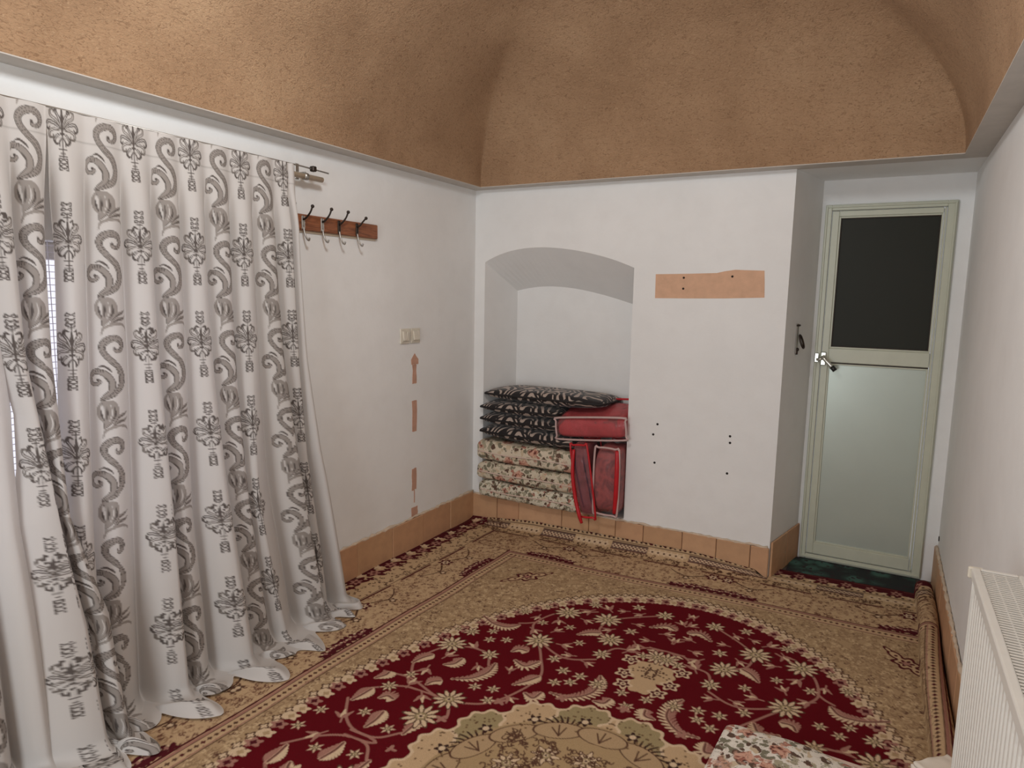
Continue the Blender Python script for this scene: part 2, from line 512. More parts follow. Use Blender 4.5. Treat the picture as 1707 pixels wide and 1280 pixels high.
# ragged plaster edge above the tiles
def lip(name, pts, parent, rnd):
    bm = bmesh.new()
    P = []
    for a, b in zip(pts[:-1], pts[1:]):
        n = max(2, int((Vector(b) - Vector(a)).length / .025))
        for k in range(n): P.append(Vector(a).lerp(Vector(b), k / n))
    P.append(Vector(pts[-1]))
    rs = [rnd.uniform(.004, .012) for _ in P]
    add_tube(bm, [p + Vector((0, 0, rnd.uniform(-.004, .004))) for p in P], rs, 6)
    return finish(name, bm, M['lip'], parent, True)
rl = random.Random(5)
lip('plaster_edge', [(.008, -1.9, HB + .006), (.008, -.01, HB + .006)], wall_left, rl)
lip('plaster_edge', [(.02, -.008, HB - .01), (L - .01, -.008, HB - .01)], wall_back, rl)
lip('plaster_edge', [(W - .008, YD - .03, HB + .026), (W - .008, -1.9, HB + .026)], wall_right, rl)

# ------------------------------------------------------------------ window behind the curtains
win = tag(empty('window_1', (-.14, (WY0 + WY1) / 2, WZ0)), kind='structure')
def pw(name, lo, hi, mat): # world box parented to window
    o = box(name, lo, hi, mat, None, .004); o.parent = win
    o.matrix_parent_inverse = Matrix.Translation(win.location).inverted(); return o
fwid = .06
pw('frame', (-.17, WY0, WZ0), (-.11, WY0 + fwid, WZ1), M['wframe']); pw('frame', (-.17, WY1 - fwid, WZ0), (-.11, WY1, WZ1), M['wframe'])
pw('frame', (-.17, WY0 + fwid, WZ1 - fwid), (-.11, WY1 - fwid, WZ1), M['wframe']); pw('frame', (-.17, WY0 + fwid, WZ0), (-.11, WY1 - fwid, WZ0 + fwid), M['wframe'])
pw('mullion', (-.165, -2.27, WZ0 + fwid), (-.115, -2.22, WZ1 - fwid), M['wframe'])
pw('pane', (-.143, WY0 + fwid, WZ0 + fwid), (-.139, -2.27, WZ1 - fwid), M['glass'])
pw('pane', (-.143, -2.22, WZ0 + fwid), (-.139, WY1 - fwid, WZ1 - fwid), M['glass'])
bm = bmesh.new()
for k in range(int((WY1 - WY0) / .022)):
    y = WY0 + .011 + k * .022
    add_box(bm, (-.052, y - .0011, WZ0), (-.05, y + .0011, WZ1))
for k in range(int((WZ1 - WZ0) / .022)):
    z = WZ0 + .011 + k * .022
    add_box(bm, (-.0505, WY0, z - .0011), (-.0485, WY1, z + .0011))
o = finish('grid_screen', bm, M['lace']); o.parent = win; o.matrix_parent_inverse = Matrix.Translation(win.location).inverted(); o['kind'] = 'stuff'
pw('window_sill', (-.3, WY0, WZ0 - .001), (.0, WY1, WZ0 + .012), M['plaster'])

# ------------------------------------------------------------------ door
door = tag(empty('door_1', ((DX0 + DX1) / 2, YD, 0)), kind='structure')
DI = Matrix.Translation(door.location).inverted()
def pd(name, lo, hi, mat, bevel=.003, parent=None):
    o = box(name, lo, hi, mat, None, bevel)
    if parent is None: o.parent = door; o.matrix_parent_inverse = DI
    else: o.parent = parent; o.matrix_parent_inverse = DI   # parents of door parts sit at the door's own frame
    return o
yo = YD
# fixed outer frame, stepped profile
for nm, x0, x1, z0, z1 in (('jamb_frame', DX0, DX0 + .034, .01, DZ1), ('jamb_frame', DX1 - .046, DX1, .01, DZ1)):
    pd(nm, (x0, yo - .022, z0), (x1, yo + .05, z1), M['alu'])
pd('head_frame', (DX0 + .034, yo - .022, DZ1 - .032), (DX1 - .046, yo + .05, DZ1), M['alu'])
pd('threshold', (DX0 + .034, yo - .022, .01), (DX1 - .046, yo + .05, .04), M['alu'])
# thin raised bead on the outer frame
pd('frame_bead', (DX0 + .004, yo - .03, .02), (DX0 + .013, yo - .02, DZ1 - .008), M['alu'], .002)
pd('frame_bead', (DX1 - .014, yo - .03, .02), (DX1 - .005, yo - .02, DZ1 - .008), M['alu'], .002)
pd('frame_bead', (DX0 + .013, yo - .03, DZ1 - .017), (DX1 - .014, yo - .02, DZ1 - .008), M['alu'], .002)
pd('frame_bead', (DX0 + .013, yo - .03, .02), (DX1 - .014, yo - .02, .03), M['alu'], .002)
# leaf
LX0, LX1, LZ0, LZ1 = DX0 + .037, DX1 - .049, .045, DZ1 - .035
GX0, GX1 = 2.172, 2.676
pd('stile', (LX0, yo - .018, LZ0), (GX0, yo + .03, LZ1), M['alu']); pd('stile', (GX1 + .002, yo - .018, LZ0), (LX1, yo + .03, LZ1), M['alu'])
pd('top_rail', (GX0, yo - .018, 2.046), (GX1, yo + .03, LZ1), M['alu'])
pd('middle_rail', (GX0, yo - .018, 1.214), (GX1, yo + .03, 1.296), M['alu'])
pd('bottom_rail', (GX0, yo - .018, LZ0), (GX1, yo + .03, .115), M['alu'])
pd('upper_pane', (GX0, yo + .004, 1.296), (GX1, yo + .012, 2.046), M['dglass'], 0)
pd('lower_panel', (GX0, yo - .002, .115), (GX1, yo + .012, 1.214), M['alu_panel'], 0)
def bead_ring(x0, x1, z0, z1, mat, w=.007, y0=-.012, y1=.003, nm='glazing_bead'):
    pd(nm, (x0, yo + y0, z0), (x0 + w, yo + y1, z1), mat, .0015); pd(nm, (x1 - w, yo + y0, z0), (x1, yo + y1, z1), mat, .0015)
    pd(nm, (x0 + w, yo + y0, z0), (x1 - w, yo + y1, z0 + w), mat, .0015); pd(nm, (x0 + w, yo + y0, z1 - w), (x1 - w, yo + y1, z1), mat, .0015)
bead_ring(GX0, GX1, 1.296, 2.046, M['alu'], .009)
bead_ring(GX0 + .009, GX1 - .009, 1.305, 2.037, M['gasket'], .005, -.002, .004, 'gasket')
bead_ring(GX0, GX1, .115, 1.207, M['alu'], .009)
pd('gasket', (GX0 + .002, yo - .014, 1.207), (GX1 - .002, yo - .004, 1.213), M['gasket'], .001)
# lever handle with black tip, latch keeper
def pdt(name, pts, r, mat, **k):
    o = tube(name, pts, r, mat, None, **k); o.parent = door; o.matrix_parent_inverse = DI; return o
hx, hz = 2.148, 1.238
pd('handle_plate', (hx - .016, yo - .03, hz - .045), (hx + .014, yo - .018, hz + .035), M['chrome'], .005)
pdt('door_handle', [(hx, yo - .02, hz + .008), (hx, yo - .06, hz + .006), (hx + .01, yo - .072, hz - .004), (hx + .055, yo - .078, hz - .05)], [.010, .010, .0115, .012], M['chrome'], sides=12, smooth_n=5)
pdt('handle_tip', [(hx + .05, yo - .0775, hz - .045), (hx + .07, yo - .08, hz - .066)], [.0135, .0135], M['black'], sides=12)
pd('latch_keeper', (2.100, yo - .04, hz - .028), (2.124, yo - .022, hz + .028), M['chrome'], .004)
pdt('latch_bolt', [(2.112, yo - .045, hz - .012), (2.15, yo - .05, hz - .002)], .008, M['chrome'], sides=8)

# ------------------------------------------------------------------ marks on the walls
def disc(name, c, n, r, mat, parent, d=.0015):
    n = Vector(n)
    bm = bmesh.new()
    add_tube(bm, [Vector(c), Vector(c) + n * d], r, 10)
    return finish(name, bm, mat, parent)
def ragged(name, outline, origin, ax, ay, nrm, depth, mat, parent):
    bm = bmesh.new()
    o, ax, ay, nrm = map(Vector, (origin, ax, ay, nrm))
    f = [bm.verts.new(o + ax * u + ay * v + nrm * depth) for u, v in outline]
    b = [bm.verts.new(o + ax * u + ay * v - nrm * .0005) for u, v in outline]
    bm.faces.new(f); n = len(f)
    for i in range(n): bm.faces.new((f[i], b[i], b[(i + 1) % n], f[(i + 1) % n]))
    bmesh.ops.recalc_face_normals(bm, faces=bm.faces)
    return finish(name, bm, mat, parent)
def rough_rect(u0, u1, v0, v1, j, n=8, rnd=random.Random(3)):
    pts = []
    for k in range(n): pts.append((u0 + (u1 - u0) * k / n, v0 + rnd.uniform(-j, j)))
    for k in range(3): pts.append((u1 + rnd.uniform(-j, j), v0 + (v1 - v0) * k / 3))
    for k in range(n): pts.append((u1 - (u1 - u0) * k / n, v1 + rnd.uniform(-j, j)))
    for k in range(3): pts.append((u0 + rnd.uniform(-j, j), v1 - (v1 - v0) * k / 3))
    return pts
pt = ragged('plaster_patch', [(1.252, 1.566), (1.45, 1.568), (1.66, 1.572), (1.862, 1.580), (1.858, 1.66), (1.853, 1.725), (1.75, 1.728), (1.70, 1.73), (1.645, 1.722), (1.60, 1.712), (1.45, 1.708), (1.25, 1.705)], (0, 0, 0), (1, 0, 0), (0, 0, 1), (0, -1, 0), .0015, M['patch'], wall_back)
tag(pt, 'peach-coloured bare plaster patch')
for x, z in ((1.416, 1.685), (1.416, 1.623), (1.686, 1.693)): disc('screw_hole', (x, -.001, z), (0, -1, 0), .0065, M['hole'], wall_back)
for x, z in ((1.303, .817), (1.28, .752), (1.296, .58), (1.727, .794), (1.729, .756), (1.723, .576)): disc('screw_hole', (x, 0, z), (0, -1, 0), .007, M['hole'], wall_back)
for y0, y1, z0, z1 in ((-.69, -.65, 1.03, 1.145), (-.692, -.648, .735, .925), (-.697, -.652, .372, .505), (-.70, -.64, HB + .01, .262)):
    o = ragged('cable_chase', rough_rect(y0, y1, z0, z1, .004, 3), (0, 0, 0), (0, 1, 0), (0, 0, 1), (1, 0, 0), .0015, M['chase'], wall_left)
ragged('cable_chase', [(-.70, 1.145), (-.632, 1.145), (-.632, 1.175), (-.65, 1.19), (-.668, 1.212), (-.69, 1.19), (-.703, 1.175)], (0, 0, 0), (0, 1, 0), (0, 0, 1), (1, 0, 0), .0016, M['chase'], wall_left)
ragged('cable_chase', rough_rect(-.676, -.668, .29, .372, .001, 2), (0, 0, 0), (0, 1, 0), (0, 0, 1), (1, 0, 0), .0012, M['chase'], wall_left)
disc('cable_hole', (W, YD - .04, .27), (-1, 0, 0), .014, M['hole'], wall_right, .004)

# wall switches
def wall_switch(yc, label, rock):
    r = tag(empty('light_switch', (0, yc, 1.318)), label, 'switch', 'switch plates on the left wall')
    box('face_plate', (0, -.044, -.044), (.009, .044, .044), M['white_plastic'], r, .004, seg=2)
    box('inner_frame', (.009, -.033, -.033), (.012, .033, .033), M['white_plastic'], r, .002)
    if rock:
        for s in (-1, 1):
            mm = Matrix.Rotation(.10 * s, 4, 'Y')
            box('rocker', (.011, .0155 * s - .0145, -.028), (.019, .0155 * s + .0145, .028), M['white_plastic'], r, .003, mm)
    else:
        box('rocker', (.011, -.029, -.028), (.019, .029, .028), M['white_plastic'], r, .003, Matrix.Rotation(-.1, 4, 'Y'))
    return r
wall_switch(-.765, 'cream switch plate with two rockers, nearer the curtain of the pair', True)
wall_switch(-.668, 'cream switch plate with one rocker, nearer the corner of the pair', False)

# ------------------------------------------------------------------ painter used for woven and printed patterns
class Canvas:
    def __init__(s, w, h, res, bg):
        s.res = res; s.nx = int(round(w / res)); s.ny = int(round(h / res))
        s.a = np.empty((s.ny, s.nx, 3), np.float32); s.a[:] = bg
    def _win(s, x0, x1, y0, y1):
        i0 = max(0, int((x0) / s.res) - 1); i1 = min(s.nx, int(x1 / s.res) + 2)
        j0 = max(0, int((y0) / s.res) - 1); j1 = min(s.ny, int(y1 / s.res) + 2)
        if i0 >= i1 or j0 >= j1: return None
        xx = (np.arange(i0, i1) + .5) * s.res; yy = (np.arange(j0, j1) + .5) * s.res
        return i0, i1, j0, j1, xx[None, :], yy[:, None]
    def _put(s, w, cov, col):
        i0, i1, j0, j1 = w[:4]
        v = s.a[j0:j1, i0:i1]; c = np.clip(cov, 0, 1)[..., None]
        v += (np.array(col, np.float32) - v) * c
    def polar(s, cx, cy, r, col, n=0, amp=0, rot=0, sx=1, sy=1, sharp=1):
        R = r * (1 + amp) * max(sx, sy)
        w = s._win(cx - R, cx + R, cy - R, cy + R)
        if not w: return
        X = w[4] - cx; Y = w[5] - cy
        c, sn = math.cos(rot), math.sin(rot)
        U = (X * c + Y * sn) / sx; V = (-X * sn + Y * c) / sy
        d = np.sqrt(U * U + V * V)
        lim = r
        if n: lim = r * (1 + amp * np.cos(n * np.arctan2(V, U)))
        s._put(w, (lim - d) / s.res * sharp + .5, col)
    def stroke(s, pts, wd, col, n=8, closed=False):
        P = np.array(catmull(pts, n, closed)); 
        if closed: P = np.vstack([P, P[:1]])
        m = len(P)
        wds = wd if hasattr(wd, '__len__') else [wd, wd]
        ws = np.interp(np.linspace(0, 1, m), np.linspace(0, 1, len(wds)), wds)
        for k in range(m - 1):
            A, B = P[k], P[k + 1]; r = max(ws[k], ws[k + 1])
            w = s._win(min(A[0], B[0]) - r, max(A[0], B[0]) + r, min(A[1], B[1]) - r, max(A[1], B[1]) + r)
            if not w: continue
            X = w[4] - A[0]; Y = w[5] - A[1]; D = B - A; q = float(D @ D) + 1e-12
            t = np.clip((X * D[0] + Y * D[1]) / q, 0, 1)
            d = np.sqrt((X - t * D[0]) ** 2 + (Y - t * D[1]) ** 2)
            s._put(w, (ws[k] + (ws[k + 1] - ws[k]) * t - d) / s.res + .5, col)
    def rect(s, x0, x1, y0, y1, col):
        w = s._win(x0, x1, y0, y1)
        if not w: return
        hx_, hy_ = (x1 - x0) / 2, (y1 - y0) / 2
        d = np.minimum(hx_ - np.abs(w[4] - (x0 + x1) / 2), hy_ - np.abs(w[5] - (y0 + y1) / 2))
        s._put(w, d / s.res + .5, col)
    def sample(s, x, y):
        fx_ = np.clip(x / s.res - .5, 0, s.nx - 1.001); fy_ = np.clip(y / s.res - .5, 0, s.ny - 1.001)
        i = fx_.astype(int); j = fy_.astype(int); u = (fx_ - i)[..., None]; v = (fy_ - j)[..., None]
        a = s.a
        return (a[j, i] * (1 - u) + a[j, i + 1] * u) * (1 - v) + (a[j + 1, i] * (1 - u) + a[j + 1, i + 1] * u) * v

# ------------------------------------------------------------------ carpet
CX, YC0, YC = 1.74, .14, -2.2          # mid line, back edge, medallion centre in carpet coordinates
HWD, HLN = CX, YC0 - YC                # half width, half length
cTAN = lin((202, 171, 134)); cTAN2 = lin((184, 155, 119)); cBEI = lin((220, 193, 160)); cBRN = lin((92, 62, 48)); cDBR = lin((62, 38, 34))
cMAR = lin((84, 24, 32)); cRED = lin((98, 7, 20)); cRED2 = lin((104, 12, 18)); cPNK = lin((170, 122, 108)); cGRN = lin((164, 146, 108)); cGRY = lin((122, 98, 86))
cv = Canvas(HWD + .01, HLN + .01, .0022, cTAN)
rc = random.Random(21)
# field base
cv.rect(.60, 3, .62, 3, cTAN2)
def curls(x0, x1, y0, y1, n, col, wd, size, test=None):
    for _ in range(n):
        x = rc.uniform(x0, x1); y = rc.uniform(y0, y1)
        if test and not test(x, y): continue
        a = rc.uniform(0, 6.28); s = size * rc.uniform(.6, 1.3); k = rc.choice((-1, 1))
        pts = [(x + s * (.15 + .85 * q) * math.cos(a + k * 3.4 * q), y + s * (.15 + .85 * q) * math.sin(a + k * 3.4 * q)) for q in (0, .33, .66, 1)]
        cv.stroke(pts, [wd, wd * .6], col, 3)
EA, EB = 1.04, 1.63
def in_oval(x, y, k=1.0): return ((x - HWD) / (EA * k)) ** 2 + ((y - HLN) / (EB * k)) ** 2 < 1
out_field = lambda x, y: x > .6 and y > .62 and not in_oval(x, y, 1.0)
curls(.6, 1.74, .62, 2.34, 5200, lin((156, 127, 97)), .0026, .017, out_field)
curls(.6, 1.74, .62, 2.34, 1500, lin((210, 182, 144)), .003, .015, out_field)
curls(.6, 1.74, .62, 2.34, 500, lin((108, 76, 60)), .0026, .014, out_field)
# main border
inb = lambda x, y: (.27 < min(x, y) < .53)
curls(.27, 1.74, .27, .53, 800, lin((168, 135, 104)), .0026, .016, inb)
curls(.27, .53, .27, 2.34, 1100, lin((168, 135, 104)), .0026, .016, inb)
curls(.27, 1.74, .27, .53, 330, lin((116, 78, 62)), .0028, .013, inb)
curls(.27, .53, .27, 2.34, 450, lin((116, 78, 62)), .0028, .013, inb)
# outer guard: edge, beads, grey-brown blocks
def along(axis, u, v):        # axis 0: along the back edge, axis 1: along the left edge
    return (u, v) if axis == 0 else (v, u)
for ax, ln in ((0, HWD), (1, HLN)):
    def R(u0, u1, v0, v1, c):
        if ax == 0: cv.rect(u0, u1, v0, v1, c)
        else: cv.rect(v0, v1, u0, u1, c)
    def S(pts, w, c, n=5): cv.stroke([along(ax, *p) for p in pts], w, c, n)
    def D(u, v, r, c, n=0, amp=0, rot=0, sx=1, sy=1):
        x, y = along(ax, u, v); cv.polar(x, y, r, c, n, amp, rot + (PI / 2 if ax else 0), sx, sy)
    R(0, 4, 0, .012, cMAR)
    R(0.02, 4, .012, .052 if ax == 1 else .07, cMAR)
    if ax == 0: R(.05, 4, .088, .118, cTAN)
    if ax == 0:
        for k in range(120): D(.02 + k * .03, .103, .008, cDBR)
    R(.05, 4, *((.052, .06) if ax == 1 else (.118, .124)), cDBR)
    if ax == 0:
        u = .05
        while u < ln + .1:
            D(u, .055, .045, cMAR, 5, .25, rc.random(), 1.2, .8); D(u, .055, .024, cPNK, 6, .3, rc.random()); D(u, .055, .009, cMAR); D(u + .06, .085, .014, cBEI, 5, .3); u += .12
    # scalloped band
    k = 0; u = .08
    while u < ln + .1:
        if ax == 1:
            D(u, .085, .052, cMAR, 5, .25, rc.random(), 1.2, .8); D(u, .085, .028, cPNK, 6, .3, rc.random()); D(u, .085, .010, cMAR)
            D(u + .07, .05, .022, cBEI, 5, .3); D(u + .07, .12, .02, cMAR, 4, .3)
            u += .14
        else:
            if k % 2 == 0:
                R(u, u + .23, .130, .192, cGRY); R(u, u + .23, .130, .136, cDBR); R(u, u + .23, .186, .192, cMAR)
                for q in range(9): D(u + .02 + q * .024, .161, .013, cBEI, 4, .3); D(u + .02 + q * .024, .161, .006, cMAR)
            else:
                for q in range(6): D(u + .02 + q * .036, .161, .02, cBEI, 5, .3); D(u + .02 + q * .036, .161, .007, cBRN)
            u += .24; k += 1
    curls(*( (0, 1.74, .195, .25) if ax == 0 else (.135, .25, 0, 2.34)), 330 if ax == 0 else 420, cBRN, .003, .013)
    # guard lines
    R(.25, 4, .253, .258, cBRN)
    u = .26; k = 0
    while u < ln + .2:
        R(u, u + .26, .262, .274, cMAR); u += .34
    R(.52, 4, .528, .537, cMAR); R(.53, 4, .540, .552, cPNK); R(.55, 4, .552, .556, cBRN)
    R(.56, 4, .598, .603, cPNK); R(.57, 4, .606, .611, cBRN)
    for k in range(110): D(.58 + k * .026, .577, .008, cBRN if k % 3 else cMAR, 4, .2)
    # rosettes in the main border and lacy clusters on its inner line
    for u in ((.83, 1.70) if ax == 0 else (.87, 1.55, 2.2)):
        D(u, .32, .036, cMAR, 6, .25); D(u, .32, .02, cBEI, 6, .3); D(u, .32, .008, cMAR)
        for sgn in (-1, 1):
            S([(u + sgn * .05, .33), (u + sgn * .12, .37), (u + sgn * .19, .35), (u + sgn * .24, .31)], [.005, .003], cBRN)
            D(u + sgn * .13, .395, .02, cBRN, 5, .3); D(u + sgn * .13, .395, .010, cBEI)
    for u in ((.80, 1.66) if ax == 0 else (.84, 1.86)):
        for q in range(-5, 6):
            hgt = .06 * (1 - (q / 6.5) ** 2)
            D(u + q * .026, .52 - hgt * .45, .02 + hgt * .16, cMAR, 5, .25, rc.random())
        for q in range(-4, 5):
            D(u + q * .03, .505 - .02 * (1 - abs(q) / 5) + rc.uniform(-.008, .008), .0085, cPNK, 4, .3, rc.random())
            D(u + q * .03 + .013, .485 + rc.uniform(-.008, .01), .006, cBEI)
    # corner mitre
# corner cartouche
ct = math.atan2(-.79, .61)
for c_, k in ((cMAR, 1.0), (cTAN, .62)):
    cv.polar(.825, .83, .058 * (1 if k == 1 else .72), c_, 6, .16, ct, 1.1, .9)
    for sg in (-1, 1):
        dx, dy = .61 * sg, -.79 * sg
        cv.polar(.825 + dx * .075, .83 + dy * .075, .042 * (1 if k == 1 else .66), c_, 0, 0, ct, 1.1, .62)
        cv.polar(.825 + dx * .125, .83 + dy * .125, .026 * (1 if k == 1 else .5), c_, 0, 0, ct, 1.3, .5)
cv.polar(.825, .83, .026, cMAR, 6, .3, ct); cv.polar(.825, .83, .016, cPNK, 5, .3)
for sg in (-1, 1): cv.polar(.825 + .61 * sg * .07, .83 - .79 * sg * .07, .008, cMAR)
# oval ground with scalloped leafy edge
nang = 150
ang = np.linspace(PI, 1.5 * PI, nang)
def ellp(t, k=1.0): return (HWD + EA * k * math.cos(t), HLN + EB * k * math.sin(t))
cv.polar(HWD, HLN, 1.0, cBEI, 0, 0, 0, EA + .02, EB + .02, 1)
cv.polar(HWD, HLN, 1.0, cRED, 0, 0, 0, EA, EB, 1)
w_ = cv._win(0, 2, 0, 3)
for i, t in enumerate(np.linspace(PI - .02, 1.5 * PI + .02, 46)):
    x, y = ellp(t, .985); a = math.atan2(y - HLN, x - HWD)
    cv.polar(x, y, .026, cBEI if i % 2 else cPNK, 5, .22, a, 1.15, .85); cv.polar(x, y, .012, cTAN2 if i % 2 else cMAR, 4, .2, a)
    x, y = ellp(t + .018, 1.022); cv.polar(x, y, .018, cBRN, 4, .3, a); cv.polar(x, y, .011, cBEI, 4, .3, a)
    pass
# vines, leaves, flowers on the red ground
FL = [(1.219,1.433,.057),(1.207,1.11,.057),(1.399,1.083,.061),(1.489,1.267,.053),(1.142,2.001,.055),(1.092,1.636,.037),(.901,1.637,.057),(.914,1.501,.034),(1.116,2.139,.062),(.909,1.932,.027),(.891,2.043,.031),(1.586,1.63,.035),(1.507,1.407,.037),(1.348,1.537,.028),(1.271,1.936,.025),(1.152,1.269,.025),(1.023,1.525,.024),(1.423,1.604,.027),(1.432,1.701,.026),(1.486,1.67,.026),(1.501,1.611,.027),(.844,1.508,.025),(1.022,1.205,.031),(1.286,.962,.032),(1.094,1.099,.026),(1.538,1.141,.03),(1.62,.90,.04),(1.48,.88,.03)]
LV = [[(1.068,1.875),(1.132,1.83),(1.162,1.762),(1.152,1.687)],[(.989,2.286),(.992,2.237),(.984,2.186)],[(.874,1.34),(.957,1.386),(1.032,1.388),(1.069,1.345)],[(.833,2.184),(.842,2.141),(.847,2.092)],[(1.21,1.625),(1.269,1.646),(1.303,1.591)],[(1.454,1.777),(1.528,1.774),(1.588,1.709),(1.593,1.626),(1.572,1.57)],[(1.299,1.793),(1.335,1.74),(1.358,1.693)],[(1.007,1.959),(1.014,1.931),(1.037,1.91)],[(.854,1.848),(.864,1.796),(.884,1.756)],[(.975,1.797),(1.005,1.771),(1.01,1.721)],[(1.345,1.296),(1.383,1.252),(1.422,1.23)],[(.913,2.124),(.93,2.099),(.962,2.104)],[(1.162,1.566),(1.179,1.537),(1.217,1.535)],[(1.369,1.826),(1.412,1.841),(1.422,1.796)],[(1.623,1.75),(1.659,1.745),(1.669,1.709)],[(1.128,2.254),(1.127,2.188),(1.126,2.106)],[(.808,2.024),(.826,1.988),(.825,1.963)],[(1.6,1.05),(1.66,1.0),(1.71,1.02)]]
VN = [[(.825,1.963),(.928,1.955),(1.079,2.006),(1.142,2.001)],[(1.199,1.999),(1.274,1.956),(1.333,1.854),(1.362,1.691),(1.291,1.55),(1.227,1.449)],[(.811,2.182),(.885,2.271),(.965,2.319),(1.06,2.317),(1.119,2.252)],[(.957,2.324),(1.043,2.327),(1.082,2.342),(1.118,2.399)],[(.842,2.086),(.931,2.02),(1.007,2.008),(1.09,2.009)],[(1.219,1.433),(1.341,1.502),(1.416,1.506),(1.502,1.458)],[(1.161,1.38),(1.122,1.291),(1.151,1.167),(1.207,1.11),(1.325,1.029)],[(1.001,1.619),(1.081,1.633),(1.136,1.714)],[(.909,1.932),(.855,1.837),(.862,1.739),(.901,1.637)],[(1.399,1.107),(1.414,1.213),(1.497,1.273)],[(1.06,1.327),(1.099,1.304),(1.145,1.255)],[(1.142,2.001),(1.187,2.07),(1.202,2.104)],[(1.507,1.407),(1.539,1.331),(1.604,1.312)],[(1.604,1.312),(1.66,1.25),(1.74,1.24)],[(1.399,1.083),(1.50,.99),(1.62,.90)]]
for l in VN: cv.stroke(l, .0052, cPNK, 10)
for l in LV:
    P = catmull(l, 5); n = len(P)
    for i in range(n):
        p = P[i]; q = P[min(i + 1, n - 1)] - P[max(i - 1, 0)]; a = math.atan2(q[1], q[0])
        prof = math.sin(PI * (i + .8) / (n + .6))
        for sg in (-1, 1):
            b = a + sg * 1.05
            cv.stroke([(p[0], p[1]), (p[0] + .036 * prof * math.cos(b), p[1] + .036 * prof * math.sin(b))], [.0075, .004], cBEI if sg > 0 else cPNK, 3)
    cv.stroke(l, .006, cPNK, 6)
    cv.stroke(l, .0022, cBRN, 6)
def flower(x, y, r):
    n = 11 if r > .045 else (8 if r > .03 else 6); a = rc.random() * 6
    for k in range(n):
        b = a + k * 2 * PI / n
        cv.polar(x + r * .66 * math.cos(b), y + r * .66 * math.sin(b), r * .38, cBRN if r > .03 else cPNK, 3, .22, b, 1.25, .66)
        cv.polar(x + r * .62 * math.cos(b), y + r * .62 * math.sin(b), r * .31, cBEI, 3, .22, b, 1.25, .6)
    cv.polar(x, y, r * .60, cBEI, n, .12, a)
    for k in range(n):
        b = a + (k + .5) * 2 * PI / n
        cv.stroke([(x + r * .40 * math.cos(b), y + r * .40 * math.sin(b)), (x + r * .74 * math.cos(b), y + r * .74 * math.sin(b))], [.0032, .0018], cBRN, 3)
    cv.polar(x, y, r * .42, cBRN, n, .16, a + .3); cv.polar(x, y, r * .35, cGRN, n, .16, a + .3); cv.polar(x, y, r * .20, cBEI, 5, .3, a); cv.polar(x, y, r * .10, cDBR)
def sprig(x, y, a, s):
    for k in (-.75, 0, .75):
        cv.polar(x + s * .5 * math.cos(a + k), y + s * .5 * math.sin(a + k), s * .48, cPNK if k else cBEI, 3, .2, a + k, 1.2, .42)
    cv.stroke([(x - s * .7 * math.cos(a), y - s * .7 * math.sin(a)), (x, y)], .0035, cPNK, 3)
occ = [(f[0], f[1], f[2]) for f in FL] + [(q[0], q[1], .02) for l in LV for q in catmull(l, 3)] + [(1.74, 1.5, .17)]
cnt = 0
for _ in range(6000):
    x, y = rc.uniform(.7, 1.74), rc.uniform(.72, 2.3)
    if not in_oval(x, y, .93) or math.hypot(x - HWD, y - HLN) < .6: continue
    if any((x - o[0]) ** 2 + (y - o[1]) ** 2 < (o[2] + .042) ** 2 for o in occ): continue
    occ.append((x, y, .03)); cnt += 1
    if cnt % 4 == 0: flower(x, y, .024)
    else: sprig(x, y, rc.uniform(0, 6.28), rc.uniform(.032, .046))
    if cnt > 90: break
for f in FL: flower(*f)
# vase motif on the mid line
vx, vy = HWD, 1.44
for sg in (-1,):
    cv.polar(vx, vy, .085, cTAN, 8, .07, 0, 1.1, 1.0); cv.polar(vx, vy + .11, .06, cTAN, 6, .1)
    for k in range(40):
        cv.polar(vx - abs(rc.gauss(0, .035)), vy + rc.gauss(0, .03), .0045, cBRN)
    for (x, y) in ((vx - .095, vy + .055), (vx - .07, vy + .135), (vx - .11, vy - .06)):
        cv.polar(x, y, .033, cBEI, 5, .25); cv.polar(x, y, .022, cMAR, 5, .25); cv.polar(x, y, .012, cBEI); cv.polar(x, y, .005, cBRN)
    for (x, y, r) in ((vx - .02, vy - .13, .05), (vx - .075, vy - .11, .03), (vx - .05, vy + .2, .025)): flower(x, y, r)
